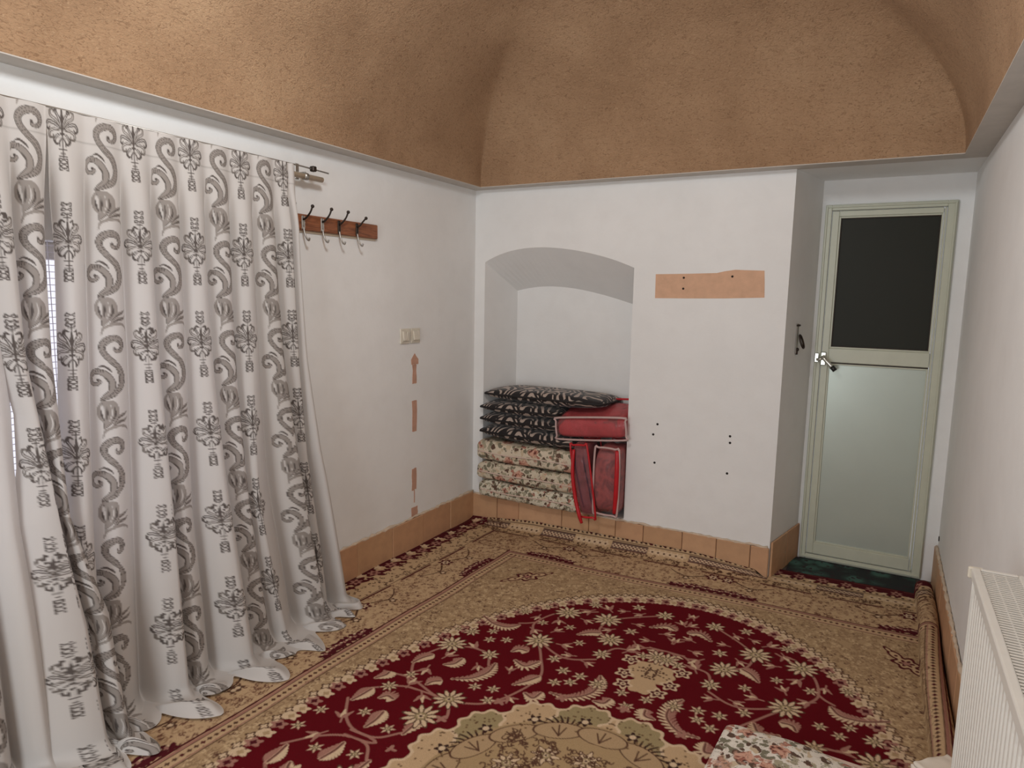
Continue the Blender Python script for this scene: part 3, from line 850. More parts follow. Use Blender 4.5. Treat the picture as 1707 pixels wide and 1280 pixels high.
# central medallion
NP = 16
MR = .51
for i in range(NP):
    t = 2 * PI * (i + .5) / NP
    x, y = HWD + (MR - .07) * math.cos(t), HLN + (MR - .07) * math.sin(t)
    c = cGRN if i % 2 else cTAN
    cv.polar(x, y, .125, cBEI, 12, .06, t); cv.polar(x, y, .112, c, 12, .06, t)
    cv.polar(HWD + (MR + .085) * math.cos(t + .19), HLN + (MR + .085) * math.sin(t + .19), .018, cPNK, 4, .4, t)
cv.polar(HWD, HLN, MR - .06, lin((178, 150, 112)))
for i in range(NP):
    t = 2 * PI * (i + .5) / NP
    x, y = HWD + (MR - .05) * math.cos(t), HLN + (MR - .05) * math.sin(t)
    for k in range(26):
        b = rc.uniform(0, 6.28); q = rc.uniform(.03, .10)
        cv.polar(x + q * math.cos(b), y + q * math.sin(b), .0042, lin((110, 84, 58)))
    cv.polar(x, y, .022, cDBR, 5, .3); cv.polar(x, y, .012, cBEI)
    t2 = t + PI / NP
    x, y = HWD + (MR - .115) * math.cos(t2), HLN + (MR - .115) * math.sin(t2)
    if i % 2 == 0:
        for k in range(9):
            b = t2 + (k - 4) * .33
            cv.stroke([(x, y), (x + .05 * math.cos(b + .2), y + .05 * math.sin(b + .2)), (x + .085 * math.cos(b), y + .085 * math.sin(b))], [.0055, .003], cDBR, 4)
    cv.polar(x, y, .075, cBRN, 0, 0, t2, .62, 1.25); cv.polar(x, y, .069, cTAN2, 0, 0, t2, .62, 1.25)
    for k in (-1, 0, 1): cv.stroke([(x - .03 * math.cos(t2), y - .03 * math.sin(t2)), (x + .03 * math.cos(t2 + k), y + .03 * math.sin(t2 + k))], .0028, cBRN, 3)
for i in range(12):
    t = 2 * PI * i / 12
    flower(HWD + .26 * math.cos(t), HLN + .26 * math.sin(t), .045)
flower(HWD, HLN, .12)
curls(HWD - .3, HWD, HLN - .3, HLN, 180, cBRN, .003, .016)

# carpet surface: lies flat, climbs the back skirting a little, folds under along the right wall
RB, RR, RC = 2.700, .041, 2.741            # where the roll starts, its radius and centre
def prof_x(s):
    """arc length s from the left wall -> x, z"""
    c = np.clip(s - RB, 0, None)
    a = PI * 1.06 - c / RR                 # runs up the near side, over the top and down to the wall
    x = np.where(s < RB, s, RC + RR * np.cos(a)); z = np.where(s < RB, 0, RR + RR * np.sin(a))
    return x, np.maximum(z, 0)
SMAX = RB + RR * PI * 1.25
ss = np.concatenate([np.linspace(.004, RB - .0005, 770), np.linspace(RB, SMAX, 52)])
Vv = np.concatenate([np.linspace(0, 2.55, 600), np.linspace(2.55, 3.6, 170)[1:], np.linspace(3.6, 4.6, 60)[1:]])
SS, VV = np.meshgrid(ss, Vv)
PX, PZ = prof_x(SS)
PX = PX + np.where(SS > RB - .2, .004 * np.sin(VV * 5) * np.clip((SS - RB + .2) / .2, 0, 1), 0)
yl = .14 - VV                              # flat position in carpet coordinates
yflat = yl + .04 * (PX - 1.7)              # world y of flat carpet
# folded-up version for the stretch in front of the back wall
lim = -.100
over = np.clip(yflat - lim, 0, None)       # surplus length
tot = (.14 + .04 * (PX - 1.7)) - lim
q = np.clip(over / np.maximum(tot - .092, .01), 0, None)
qb = np.clip(q - 1, 0, 1); q = np.clip(q, 0, 1)      # the last strip tucks down behind
rise = np.interp(PX, [0, .12, .5, 1.0, 1.6, 1.97], [.012, .02, .06, .068, .062, .03])
yfold = np.where(over > 0, lim + (.078) * (1 - (1 - q) ** 1.6), yflat)
zfold = np.where(over > 0, rise * q ** 1.4 - (rise - .0) * np.clip(qb * 2, 0, 1), 0)
bl = np.clip((PX - 1.90) / .075, 0, 1); bl = bl * bl * (3 - 2 * bl)
PY = yfold * (1 - bl) + yflat * bl
PY = np.where((PX < 1.972), np.minimum(PY, -.020), PY)
PZ = PZ + zfold * (1 - bl) + .012
PZ += .0025 * np.sin(PX * 5 + PY * 4) + .0018 * np.sin(PY * 11 - PX * 3) + .002
xl = SS - .04 * (yl + .6) + np.where(SS > RB, .125, 0)
U = np.where(xl > CX, 2 * CX - xl, xl); Vq = np.where(VV > HLN, 2 * HLN - VV, VV)
ccol = cv.sample(np.clip(U, .002, None), Vq)
# skirts so the pile has an edge
P3 = np.stack([PX, PY, PZ], -1)
top = P3[:1].copy(); top[..., 2] = np.where(P3[:1, :, 0] < 1.95, P3[:1, :, 2] - .008, .001)
P3 = np.concatenate([top, P3], 0); ccol = np.concatenate([ccol[:1], ccol], 0)
carpet = grid_mesh('carpet', P3, ccol, M['carpet'])
tag(carpet, 'Persian carpet with dark red oval ground, beige borders and central medallion', 'carpet')

# green rug in the doorway
rug = tag(box('door_rug', (L + .075, .08, .001), (W - .09, YD - .03, .010), M['mat'], None, .003), 'small dark green patterned rug in front of the door', 'rug')

# ------------------------------------------------------------------ curtains
cCLO = lin((214, 209, 205)); cG1 = lin((160, 152, 146)); cG2 = lin((98, 90, 86)); cG3 = lin((124, 116, 110))
WF, PER = .178, .355
def tile_canvas():
    return Canvas(WF, PER, .0011, cCLO)
sc = tile_canvas()
def sx_(zx, zy):   # drawing units: zx about -75..75, zy 0..520 down the repeat
    return (WF / 2 + zx * .00086, zy * PER / 520)
def sst(pts, w, c, n=8):
    w = [q * .00079 for q in (w if hasattr(w, '__len__') else [w, w])]
    for dy in (-520, 0, 520): sc.stroke([sx_(x, y + dy) for x, y in pts], w, c, n)
def sdot(x, y, r, c, n=0, amp=0, rot=0, sx=1, sy=1):
    for dy in (-520, 0, 520):
        X, Y = sx_(x, y + dy); sc.polar(X, Y, r * .00072, c, n, amp, rot, sx, sy)
# big curl and tail
SHX, SHY = 22, 70
def sh(pts): return [(x + SHX, y + SHY) for x, y in pts]
def band(pts, wid, dots=True):
    sst(sh(pts), [w + 2.2 for w in wid], cG2, 10)
    sst(sh(pts), [max(.8, w - .6) for w in wid], cG1, 10)
    P = [np.array(p) for p in catmull(sh(pts), 6)]
    W_ = np.interp(np.linspace(0, 1, len(P)), np.linspace(0, 1, len(wid)), wid)
    acc = 0
    for i in range(1, len(P)):
        d = P[i] - P[i - 1]; ll = float(np.hypot(*d)); acc += ll
        if dots and acc > 8 and W_[i] > 6:
            acc = 0; nrm_ = np.array((-d[1], d[0])) / max(ll, 1e-6)
            for k in (-.5, .5): sdot(*(P[i] + nrm_ * W_[i] * k), 2.7, cG2)
band([(-2, 6), (2, 22), (20, 22), (32, 2), (26, -26), (2, -42), (-26, -34), (-44, -6), (-40, 28), (-18, 66), (14, 108), (31, 155), (27, 195), (5, 230), (-25, 255), (-52, 270)],
     [3, 5, 7, 9, 11, 12.5, 13, 12, 10, 10, 12, 14, 14, 11, 6, 1.5])
band([(-62, 166), (-54, 176), (-64, 188), (-82, 186), (-95, 168), (-92, 142), (-72, 124), (-44, 130), (-24, 156), (-12, 190), (-18, 225), (-40, 252), (-52, 266)],
     [3, 5, 6, 7, 8, 9, 10, 11, 12, 11, 9, 5, 1.5], False)
for k in range(4): sst(sh([(-70 + 9 * k, 120 - 2 * k), (-74 + 10 * k, 138 - 3 * k)]), [1.6, 1.2], cG2, 3)
sst(sh([(-62, 104), (-44, 96), (-24, 112), (-14, 130)]), [1, 4, 4, 1], cG2)
sst(sh([(-38, 150), (-24, 180), (-26, 214)]), [1, 2.4, 1], cG2)
sdot(-62 + SHX, 166 + SHY, 7, cG2); sdot(0 + SHX, 10 + SHY, 5, cG2)
# leaf spray
sst(sh([(-50, 270), (-30, 296), (-20, 335), (-28, 375), (-40, 412)]), [3, 18, 24, 18, 4], cG2)
sst(sh([(-50, 271), (-30, 297), (-20, 335), (-28, 374), (-40, 410)]), [1.5, 16, 22, 16, 3], cG1)
sst(sh([(-40, 276), (-14, 284), (4, 312), (8, 346), (-8, 384)]), [2, 9, 11, 9, 3], cG1)
sst(sh([(-50, 276), (-60, 312), (-56, 350), (-42, 384)]), [2, 8, 9, 3], cG1)
for l in ([(-54, 314), (-50, 344), (-42, 374)], [(-32, 300), (-32, 340), (-36, 374)], [(-8, 306), (-4, 342), (-16, 376)]): sst(sh(l), [1, 4.2, 1], cG2)
for l in ([(-44, 300), (-42, 340), (-40, 378)], [(-20, 296), (-16, 340), (-26, 380)]): sst(sh(l), [.6, 2.2, .6], cCLO)
sst(sh([(-12, 392), (10, 362), (38, 350), (62, 336)]), [3, 9, 7, 1], cG1); sst(sh([(-10, 390), (14, 364), (50, 346)]), [1, 3, 1], cG2)
sst(sh([(-14, 402), (16, 384), (44, 380), (62, 366)]), [3, 9, 7, 1], cG1); sst(sh([(-10, 400), (18, 386), (50, 378)]), [1, 3, 1], cG2)
sst(sh([(-46, 450), (-34, 424), (-4, 408), (34, 408), (60, 426), (66, 444)]), [2, 5, 6.5, 6, 4, 1], cG1)
sst(sh([(-46, 462), (-40, 430), (-40, 400)]), [2, 3.5, 2], cG1)

dc = tile_canvas()
def dst(pts, w, c, mirror=True, n=8):
    w = [q * .00072 for q in (w if hasattr(w, '__len__') else [w, w])]
    for dy in (-520, 0, 520):
        for m in ((1, -1) if mirror else (1,)):
            dc.stroke([(WF / 2 + m * x * .00072, (y + dy) * PER / 520) for x, y in pts], w, c, n)
def ddot(x, y, r, c, **k):
    for dy in (-520, 0, 520):
        for m in (1, -1):
            dc.polar(WF / 2 + m * x * .00072, (y + dy) * PER / 520, r * .00072, c, **k)
cy_ = 150
def dl(pts, wid, c, slit=True):
    P = [(x, y + cy_) for x, y in pts]
    dst(P, wid, c)
    if slit and len(P) > 3: dst(P[:-2], [.6, max(1.4, max(wid) * .32), .6], cCLO)
dl([(0, -14), (0, -50), (0, -98)], [2, 6, 1], cG2, False)
dl([(3, -8), (12, -44), (26, -74), (22, -94), (10, -88)], [3, 6, 6, 5, 3], cG2)
dl([(4, -4), (24, -34), (48, -52), (52, -74), (38, -80), (34, -66)], [3, 7, 7, 5, 4, 2], cG3)
dl([(5, 4), (32, -18), (62, -24), (76, -4), (64, 10), (54, -2)], [3, 8, 8, 6, 4, 2], cG2)
dl([(5, 12), (34, 8), (58, 22), (56, 44), (40, 46), (38, 32)], [3, 7, 7, 6, 4, 2], cG3)
dl([(4, 24), (22, 36), (34, 58), (24, 74), (12, 66)], [3, 6, 6, 4, 2], cG2)
dl([(3, 46), (12, 64), (12, 84)], [2, 3, 2], cG2, False)
ddot(0, cy_ + 2, 9, cG2, n=4, amp=.35); ddot(0, cy_ + 26, 8, cG2, n=4, amp=.35)
dst([(0, cy_ + 20), (0, cy_ + 140)], 2.2, cG2, False, 2)
for yy, hw in ((96, 15), (116, 9), (130, 14)): dst([(-hw, cy_ + yy), (hw, cy_ + yy)], 2.6, cG2, False, 2)
for yy in (146, 166, 186):
    dst([(2, cy_ + yy), (14, cy_ + yy - 8), (17, cy_ + yy + 5), (8, cy_ + yy + 6)], 2.7, cG2); ddot(0, cy_ + yy - 2, 3.4, cG2)
dst([(0, cy_ - 96), (0, cy_ - 128)], 2.2, cG2, False, 2)
for yy in (122, 144, 168):
    dst([(2, cy_ - yy), (14, cy_ - yy - 9), (18, cy_ - yy + 3), (9, cy_ - yy + 5)], 2.7, cG2); ddot(0, cy_ - yy - 2, 3.4, cG2)
dst([(-11, cy_ - 108), (11, cy_ - 108)], 2.6, cG2, False, 2)

def vnoise(x, y, seed):
    r = np.random.default_rng(seed); g_ = r.random((64, 64))
    xi = np.floor(x).astype(int); yi = np.floor(y).astype(int); u = x - xi; v = y - yi
    u = u * u * (3 - 2 * u); v = v * v * (3 - 2 * v)
    G = lambda i, j: g_[i % 64, j % 64]
    return (G(xi, yi) * (1 - u) + G(xi + 1, yi) * u) * (1 - v) + (G(xi, yi + 1) * (1 - u) + G(xi + 1, yi + 1) * u) * v - .5

ZT = 2.128
def curtain(name, label, kinds, zk, centers, lean, run, seed, off=(0, 0), per_col=54, rows=640, x0=.092, vphase=(0, 0), amp=1.0, bfac=.72):
    """kinds: 's'/'d'/'p' for each column; centers[iz][k] gives y of the knots (left edge, each column, right edge) at height zk[iz]"""
    n = len(kinds)
    t = np.linspace(-.5, n - .5, per_col * n + 1)
    tot = ZT + .20
    v = np.linspace(0, tot, rows)
    TT, VV_ = np.meshgrid(t, v)
    kn = np.array([-.5] + list(range(n)) + [n - .5])
    H = ZT - .014
    zlin = np.clip(ZT - VV_, 0, None)
    # y of centre line
    Yk = np.array([np.interp(t, kn, c) for c in centers])      # (nz, nt)
    order = np.argsort(zk); zs = np.array(zk)[order]; Yk = Yk[order]
    yc = np.empty_like(TT)
    for j in range(len(t)): yc[:, j] = np.interp(zlin[:, j], zs, Yk[:, j])
    Pl = np.gradient(yc, t, axis=1)
    f = np.clip((VV_ - .085) / .22, 0, 1); f = f * f * (3 - 2 * f)
    low = np.clip((VV_ - .8) / 1.3, 0, 1)
    rcol = np.random.default_rng(seed)
    av = np.interp(t, range(-1, n + 1), rcol.uniform(.75, 1.25, n + 2))[None, :]
    A = (.006 + .020 * f + .022 * low * av) * amp
    bf = .25 + (bfac - .25) * f
    ph = 2 * PI * TT + low * .9 * vnoise(TT * .8 + 3, VV_ * 1.1, seed + 1)
    y = yc + Pl * bf * np.sin(ph) / (2 * PI)
    x = x0 + A * np.cos(ph)
    x += (.03 * f * low * vnoise(TT * .6, VV_ * 1.4 + 7, seed + 2) + .010 * f * vnoise(TT * 1.7, VV_ * 2.3, seed + 3))
    ph2 = PI * (TT - 2.1) + PI * np.clip((TT - 4.5) / 2, 0, 1)
    x += .030 * low * np.cos(ph2) * (n > 4)
    x += .006 * (1 - f) * vnoise(TT * 2.2, VV_ * 3 + 1, seed + 4)
    y += .02 * low * vnoise(TT * .7 + 9, VV_ * 1.3, seed + 5)
    ln_ = np.interp(t, kn, lean)[None, :]; rn = np.interp(t, kn, run)[None, :]
    x += ln_ * np.clip(VV_ / H, 0, 1) ** 2.2
    # the hem: bend radius then out over the carpet
    Rb = .055
    s0 = H - Rb
    e = VV_ - s0
    ang_ = np.clip(e / (Rb * PI / 2), 0, 1) * PI / 2
    ext = np.clip(e - Rb * PI / 2, 0, None)
    z = np.where(e > 0, .014 + Rb * (1 - np.sin(ang_)), ZT - VV_)
    fl_ = ext / max(1e-6, tot - s0 - Rb * PI / 2)
    x = x + np.where(e > 0, Rb * (1 - np.cos(ang_)) + fl_ * rn, 0)
    wr = vnoise(TT * 2.6 + 5, VV_ * 9, seed + 6)
    z = z + np.where(e > 0, (.03 * (.5 + wr) + .02 * np.cos(ph + 1)) * np.sin(np.clip(fl_, 0, 1) * PI) + .012 * np.clip(fl_, 0, 1) * (.6 + wr), 0)
    y = y + np.where(e > 0, .05 * fl_ * vnoise(TT * 1.9, VV_ * 4 + 2, seed + 7), 0)
    if n > 4:
        sel = np.clip((TT - (n - .85)) / .3, 0, 1) * np.clip((VV_ - .55) / .15, 0, 1) * np.clip((1.75 - VV_) / .3, 0, 1)
        y += sel * .008 * np.sin(VV_ * 2 * PI / .036); x += sel * .008 * np.cos(VV_ * 2 * PI / .036 + 1)
    z = np.maximum(z, .0205)
    x = np.maximum(x, np.where(VV_ < .12, .078, .022))
    # printed columns
    colr = np.empty(TT.shape + (3,), np.float32); colr[:] = cCLO
    k = np.clip(np.round(TT), 0, n - 1).astype(int)
    eff = np.clip(Pl * (1 + bf), .09, .34)
    uf = WF / 2 + (TT - k + .10) * eff
    for key, cvs, vp in (('s', sc, vphase[0]), ('d', dc, vphase[1])):
        m = np.isin(k, [i for i, q in enumerate(kinds) if q == key])
        vv = np.mod(VV_ + vp, PER)
        smp = cvs.sample(np.clip(uf, .001, WF - .002), vv)
        colr[m] = smp[m]
    # heading seam
    seam = np.exp(-((VV_ - .088) / .0028) ** 2)[..., None] * .35
    colr = colr * (1 - seam) + np.array(cG3, np.float32) * seam
    P = np.stack([x, y, z], -1)
    o = grid_mesh(name, P, colr, M['curtain'])
    tag(o, label, 'curtain', 'white window curtains')
    return o

kC = ['d', 's', 'd', 's', 'd', 's', 'd', 's', 'd', 'p']
zC = [ZT, 1.7, 1.25, .82, .67, 0]
cC = [[-2.682, -2.625, -2.498, -2.392, -2.279, -2.173, -2.057, -1.944, -1.834, -1.722, -1.678, -1.662],
      [-2.676, -2.640, -2.515, -2.392, -2.285, -2.172, -2.056, -1.948, -1.82, -1.714, -1.665, -1.642],
      [-2.690, -2.655, -2.533, -2.39, -2.292, -2.166, -2.053, -1.955, -1.80, -1.70, -1.645, -1.615],
      [-2.712, -2.675, -2.555, -2.382, -2.305, -2.162, -2.045, -1.965, -1.75, -1.67, -1.60, -1.56],
      [-2.715, -2.680, -2.565, -2.38, -2.312, -2.16, -2.035, -1.965, -1.73, -1.655, -1.575, -1.53],
      [-2.72, -2.685, -2.585, -2.40, -2.30, -2.13, -1.98, -1.88, -1.66, -1.58, -1.48, -1.41]]
leanC = [.02, .03, .06, .08, .08, .10, .09, .10, .07, .05, .03, .01]
runC = [.05, .05, .07, .15, .06, .14, .08, .16, .07, .12, .06, .04]
curtain('curtain', 'wide white curtain with grey scroll columns beside the coat rack', kC, zC, cC, leanC, runC, 40, vphase=(-.005, .045))
kB = ['d', 's']
curtain('curtain', 'narrow white curtain slanting over the left edge of the wide one', kB, [ZT, 1.7, 1.34, 1.17, 1.0, .82, .45, 0],
        [[-2.91, -2.845, -2.738, -2.686], [-2.90, -2.84, -2.755, -2.708], [-2.868, -2.825, -2.765, -2.716], [-2.840, -2.805, -2.755, -2.714], [-2.845, -2.785, -2.75, -2.714], [-2.875, -2.77, -2.74, -2.715], [-2.88, -2.735, -2.665, -2.615], [-2.88, -2.72, -2.65, -2.61]],
        [.10, .12, .12, .11], [.08, .10, .11, .08], 60, x0=.104, vphase=(-.005, .045))
kA = ['p', 's', 'p']
curtain('curtain', 'white curtain at the far left edge with a plain broad fold', kA, [ZT, 1.41, 1.17, 1.0, .81, .55, 0],
        [[-3.25, -3.18, -3.03, -2.92, -2.86], [-3.25, -3.18, -3.02, -2.89, -2.836], [-3.25, -3.18, -3.02, -2.89, -2.832], [-3.25, -3.18, -3.02, -2.89, -2.838], [-3.25, -3.17, -3.01, -2.89, -2.838], [-3.25, -3.15, -3.0, -2.88, -2.82], [-3.25, -3.13, -2.97, -2.86, -2.79]],
        [.03, .04, .06, .09, .05], [.06, .08, .12, .12, .08], 80, per_col=30, rows=320, x0=.078, vphase=(-.005, .045))

# curtain rod
rod = tag(empty('curtain_rod', (0, -1.568, 2.10)), 'beige curtain rod end with metal clamp bracket above the coat rack', 'curtain rod')
RI = Matrix.Translation(rod.location).inverted()
def pr(o): o.parent = rod; o.matrix_parent_inverse = RI; return o
pr(tube('rod', [(.058, -3.3, 2.098), (.058, -1.462, 2.092)], .0125, M['rod'], None, 14))
pr(tube('top_wire', [(.070, -3.3, 2.136), (.070, -1.60, 2.132), (.078, -1.44, 2.124)], .0035, M['steel'], None, 8))
bm = bmesh.new(); add_tube(bm, [(.058, -1.578, 2.0925), (.058, -1.558, 2.0925)], .017, 14); pr(finish('clamp_ring', bm, M['steel'], None, True))
bm = bmesh.new(); add_box(bm, (0, -1.578, 2.085), (.006, -1.555, 2.155), .002); add_box(bm, (0.004, -1.573, 2.106), (.060, -1.562, 2.113), .002); pr(finish('bracket', bm, M['steel']))
bm = bmesh.new(); add_box(bm, (.06, -1.545, 2.118), (.086, -1.520, 2.142), .004); pr(finish('wire_clip', bm, M['iron']))

# ------------------------------------------------------------------ coat rack
rack = tag(empty('coat_rack', (0, -1.38, 1.89)), 'brown wooden coat rack board with metal double hooks on the left wall', 'coat rack')
bm = bmesh.new(); add_box(bm, (0.001, -.375, -.037), (.019, .365, .037), .004); finish('board', bm, M['wood'], rack)
box('lower_strip', (0.0, -.372, -.047), (.006, .36, -.036), M['rod'], rack, .001)  # thin beige strip along the lower edge of the board
for i, y in enumerate((-1.66, -1.551, -1.428, -1.313, -1.182)):
    h = empty('hook', (.019, y + 1.38, .0), parent=rack)
    bm = bmesh.new(); add_box(bm, (0, -.010, -.034), (.004, .010, .03), .003); add_ball(bm, (.004, 0, .02), .0045, 8); add_ball(bm, (.004, 0, -.022), .0045, 8)
    finish('hook_plate', bm, M['iron'] if i > 2 else M['steel'], h)
    tz = .068 if i < 4 else .052
    tube('upper_prong', [(.003, 0, .012), (.02, .001, .018), (.045, .003, .042), (.058, .005, tz)], [.0055, .005, .0042, .0042], M['iron'], h, 8, False, 4)
    bm = bmesh.new(); add_ball(bm, (.059, .005, tz + .002), .0085, 10); finish('ball_tip', bm, M['iron'], h, True)
    tube('lower_prong', [(.003, 0, -.02), (.010, 0, -.052), (.022, .002, -.078), (.034, .002, -.086), (.04, .002, -.074)], [.0045, .0042, .004, .004, .0045], M['steel'], h, 8, False, 4)

# hasp on the door jamb
hp = tag(empty('hasp', (2.0195, .18, 1.345), (0, 0, math.atan2(YD, XJ - L))), 'small dark metal hasp with hanging ring on the door recess side', 'hasp')
box('hasp_plate', (-.014, -.006, -.075), (.012, 0.0, .095), M['steel'], hp, .002)
tube('hinge_pin', [(-.018, -.008, .085), (.018, -.008, .085)], .006, M['iron'], hp, 8)
bm = bmesh.new()
ring = [(.012 + .02 * math.sin(a), -.014 - .012 * (1 - math.cos(a)) , -.005 + .036 * math.cos(a)) for a in np.linspace(0, 2 * PI, 16, endpoint=False)]
add_tube(bm, ring, .0055, 8, True); finish('ring', bm, M['iron'], hp, True)
bm = bmesh.new(); add_ball(bm, (.0, -.008, -.05), .011, 10); add_tube(bm, [(0, -.008, -.05), (0, -.006, -.078)], .006, 8); finish('staple', bm, M['iron'], hp, True)

# ------------------------------------------------------------------ bedding in the niche
def soft_slab(name, sx, sy, sz, mat, parent=None, seed=0, nu=40, nv=24, bulge=.35, wav=.008, edge=.45, xe=7):
    """rounded cushion-like slab centred at origin: size sx, sy, sz"""
    bm = bmesh.new()
    rings = []
    nseg = 28
    r = random.Random(seed); ph = [r.uniform(0, 6) for _ in range(6)]
    for i in range(nu + 1):
        u = -1 + 2 * i / nu
        ue = math.copysign(1 - (1 - abs(u)) ** 1.4, u)
        kx = (1 - abs(ue) ** xe) ** (1 / 5.0) if abs(ue) < 1 else 0
        ring = []
        for k in range(nseg):
            a = 2 * PI * k / nseg
            c, s = math.cos(a), math.sin(a)
            yy = math.copysign(abs(c) ** edge, c); zz = math.copysign(abs(s) ** (edge + .15), s)
            wv = 1 + bulge * 0
            x = ue * sx / 2
            y = yy * sy / 2 * (.9 + .1 * kx)
            z = zz * sz / 2 * max(.15, kx)
            z += wav * (math.sin(5 * u + ph[0] + 3 * yy) + .6 * math.sin(11 * u + ph[1] - 4 * yy)) * (.4 + .6 * (zz > 0)) * kx
            y += wav * .7 * math.sin(7 * u + ph[2] + 2 * zz)
            ring.append(bm.verts.new((x, y, z)))
        rings.append(ring)
    for i in range(nu):
        for k in range(nseg):
            bm.faces.new((rings[i][k], rings[i][(k + 1) % nseg], rings[i + 1][(k + 1) % nseg], rings[i + 1][k]))
    bm.faces.new(rings[0][::-1]); bm.faces.new(rings[-1])
    bmesh.ops.recalc_face_normals(bm, faces=bm.faces)
    return finish(name, bm, mat, parent, True)

def quilt(x0, x1, z0, z1, y0, y1, label, mat, seed, tilt=0.0):
    r = tag(empty('folded_quilt', ((x0 + x1) / 2, (y0 + y1) / 2, (z0 + z1) / 2), (0, tilt, 0)), label, 'quilt', 'folded floral quilts in the niche')
    h = (z1 - z0)
    soft_slab('cover', x1 - x0, y1 - y0, h * .96, mat, r, seed, wav=.0045, edge=.22, xe=18)
    hx_ = (x1 - x0) / 2 * .96
    tube('seam', [(-hx_, -(y1 - y0) / 2 - .001, -h * .03), (-hx_ * .4, -(y1 - y0) / 2 - .004, -h * .08), (hx_ * .3, -(y1 - y0) / 2 - .003, -h * .02), (hx_, -(y1 - y0) / 2, -h * .06)], .004, M['hem'], r, 6, False, 6)
    return r
quilt(.098, .868, .192, .318, -.085, .29, 'floral quilt at the bottom of the folded stack in the niche', M['floral_b'], 1, .004)
quilt(.088, .842, .318, .448, -.095, .29, 'floral quilt in the middle of the folded stack in the niche', M['floral_a'], 2, .006)
quilt(.082, .822, .448, .590, -.09, .29, 'floral quilt on top of the folded stack, under the black cushions', M['floral_d'], 3, .008)

def cushion(cx, cy, cz, sx, sy, sz, rot, label, seed):
    r = tag(empty('cushion', (cx, cy, cz), rot), label, 'cushion', 'black patterned cushions in the niche')
    bm = bmesh.new(); n = 26; m = 18
    rnd = random.Random(seed); p = [rnd.uniform(0, 6) for _ in range(4)]
    grids = []
    def edge_pt(u, v):
        # slightly concave sides with pointed corners
        kx = 1 - .02 * v * v - .03 * v ** 8; ky = 1 - .02 * u * u - .05 * u ** 8
        return u * sx / 2 * kx, v * sy / 2 * ky
    for sg in (1, -1):
        g_ = []
        for j in range(m + 1):
            row = []
            v = -1 + 2 * j / m
            for i in range(n + 1):
                u = -1 + 2 * i / n
                x, y = edge_pt(u, v)
                hgt = ((1 - abs(u) ** 3.2) * (1 - abs(v) ** 3.2)) ** .36
                z = sg * sz / 2 * hgt * (1 + .08 * math.sin(4 * u + p[0]) * math.sin(3 * v + p[1]))
                row.append((x, y, z))
            g_.append(row)
        grids.append(g_)
    V = [[[bm.verts.new(q) for q in row] for row in g_] for g_ in grids]
    for s in range(2):
        for j in range(m):
            for i in range(n):
                f = (V[s][j][i], V[s][j][i + 1], V[s][j + 1][i + 1], V[s][j + 1][i])
                bm.faces.new(f if s == 0 else f[::-1])
    bmesh.ops.remove_doubles(bm, verts=bm.verts, dist=.0004)
    finish('cover', bm, M['zebra'], r, True)
    loop = []
    for i in range(n): loop.append((*edge_pt(-1 + 2 * i / n, -1), 0))
    for j in range(m): loop.append((*edge_pt(1, -1 + 2 * j / m), 0))
    for i in range(n): loop.append((*edge_pt(1 - 2 * i / n, 1), 0))
    for j in range(m): loop.append((*edge_pt(-1, 1 - 2 * j / m), 0))
    tube('piping', loop, .007, M['pipe_dark'], r, 7, True)
    return r
# four cushions, the lowest first
cushion(.450, .12, .642, .74, .40, .090, (.0, .03, .02), 'lowest black and beige swirl cushion, lying on the floral quilts', 11)
cushion(.375, .13, .730, .60, .39, .082, (.0, .015, .01), 'third black and beige swirl cushion from the top', 12)
cushion(.370, .13, .812, .59, .39, .078, (.0, .01, .02), 'second black and beige swirl cushion from the top', 13)
cushion(.525, .16, .899, .88, .40, .092, (-.02, .0, -.02), 'topmost black and beige swirl cushion of the pile', 14)

def pvc_bag(name, label, size, loc, rot, inner, seed, shear=0.0, back_rise=0.0, pipe_front=None, zipper=True):
    """soft clear bag with piped edges, blanket inside"""
    sx, sy, sz = size
    r = tag(empty(name, loc, rot), label, 'storage bag', 'red clear plastic storage bags')
    def warp(o):
        for v in o.data.vertices:
            fz_ = v.co.z / sz + .5; fy_ = v.co.y / sy + .5
            v.co.x += shear * (.5 - fz_)
            v.co.z += back_rise * fy_ * (.3 + .7 * fz_)
    b = soft_slab('blanket', sx * .95, sy * .96, sz * .93, inner, r, seed, wav=.004, edge=.36, xe=12); warp(b)
    s = soft_slab('plastic_cover', sx, sy, sz, M['pvc'], r, seed + 1, wav=.004, edge=.4); warp(s)
    for yy, mm, rad in ((-sy / 2, M['red_vinyl'], .0065), (sy / 2, M['red_vinyl'], .005)):
        hx_, hz_ = sx / 2 * .985, sz / 2 * .96; c = min(hx_, hz_) * .35
        pts = [(-hx_ + c, yy, -hz_), (hx_ - c, yy, -hz_), (hx_, yy, -hz_ + c), (hx_, yy, hz_ - c), (hx_ - c, yy, hz_), (-hx_ + c, yy, hz_), (-hx_, yy, hz_ - c), (-hx_, yy, -hz_ + c)]
        o = tube('piping', pts, rad, mm if pipe_front is None or yy > 0 else pipe_front, r, 7, True, 4); warp(o)
    return r
pvc_bag('blanket_bag', 'red clear plastic blanket bag lying flat across the cushions', (.47, .30, .145), (.895, .09, .755), (.02, -.10, 0), M['blanket'], 31, 0.0, .07, M['white_pipe'])
pvc_bag('blanket_bag', 'leaning clear plastic bag with red edge against the floral quilts', (.115, .22, .47), (.888, -.02, .432), (0, -.10, 0), M['blanket_c'], 32, .03, 0)
lb = [o for o in bpy.data.objects if o.name.startswith('blanket_bag')][-1]
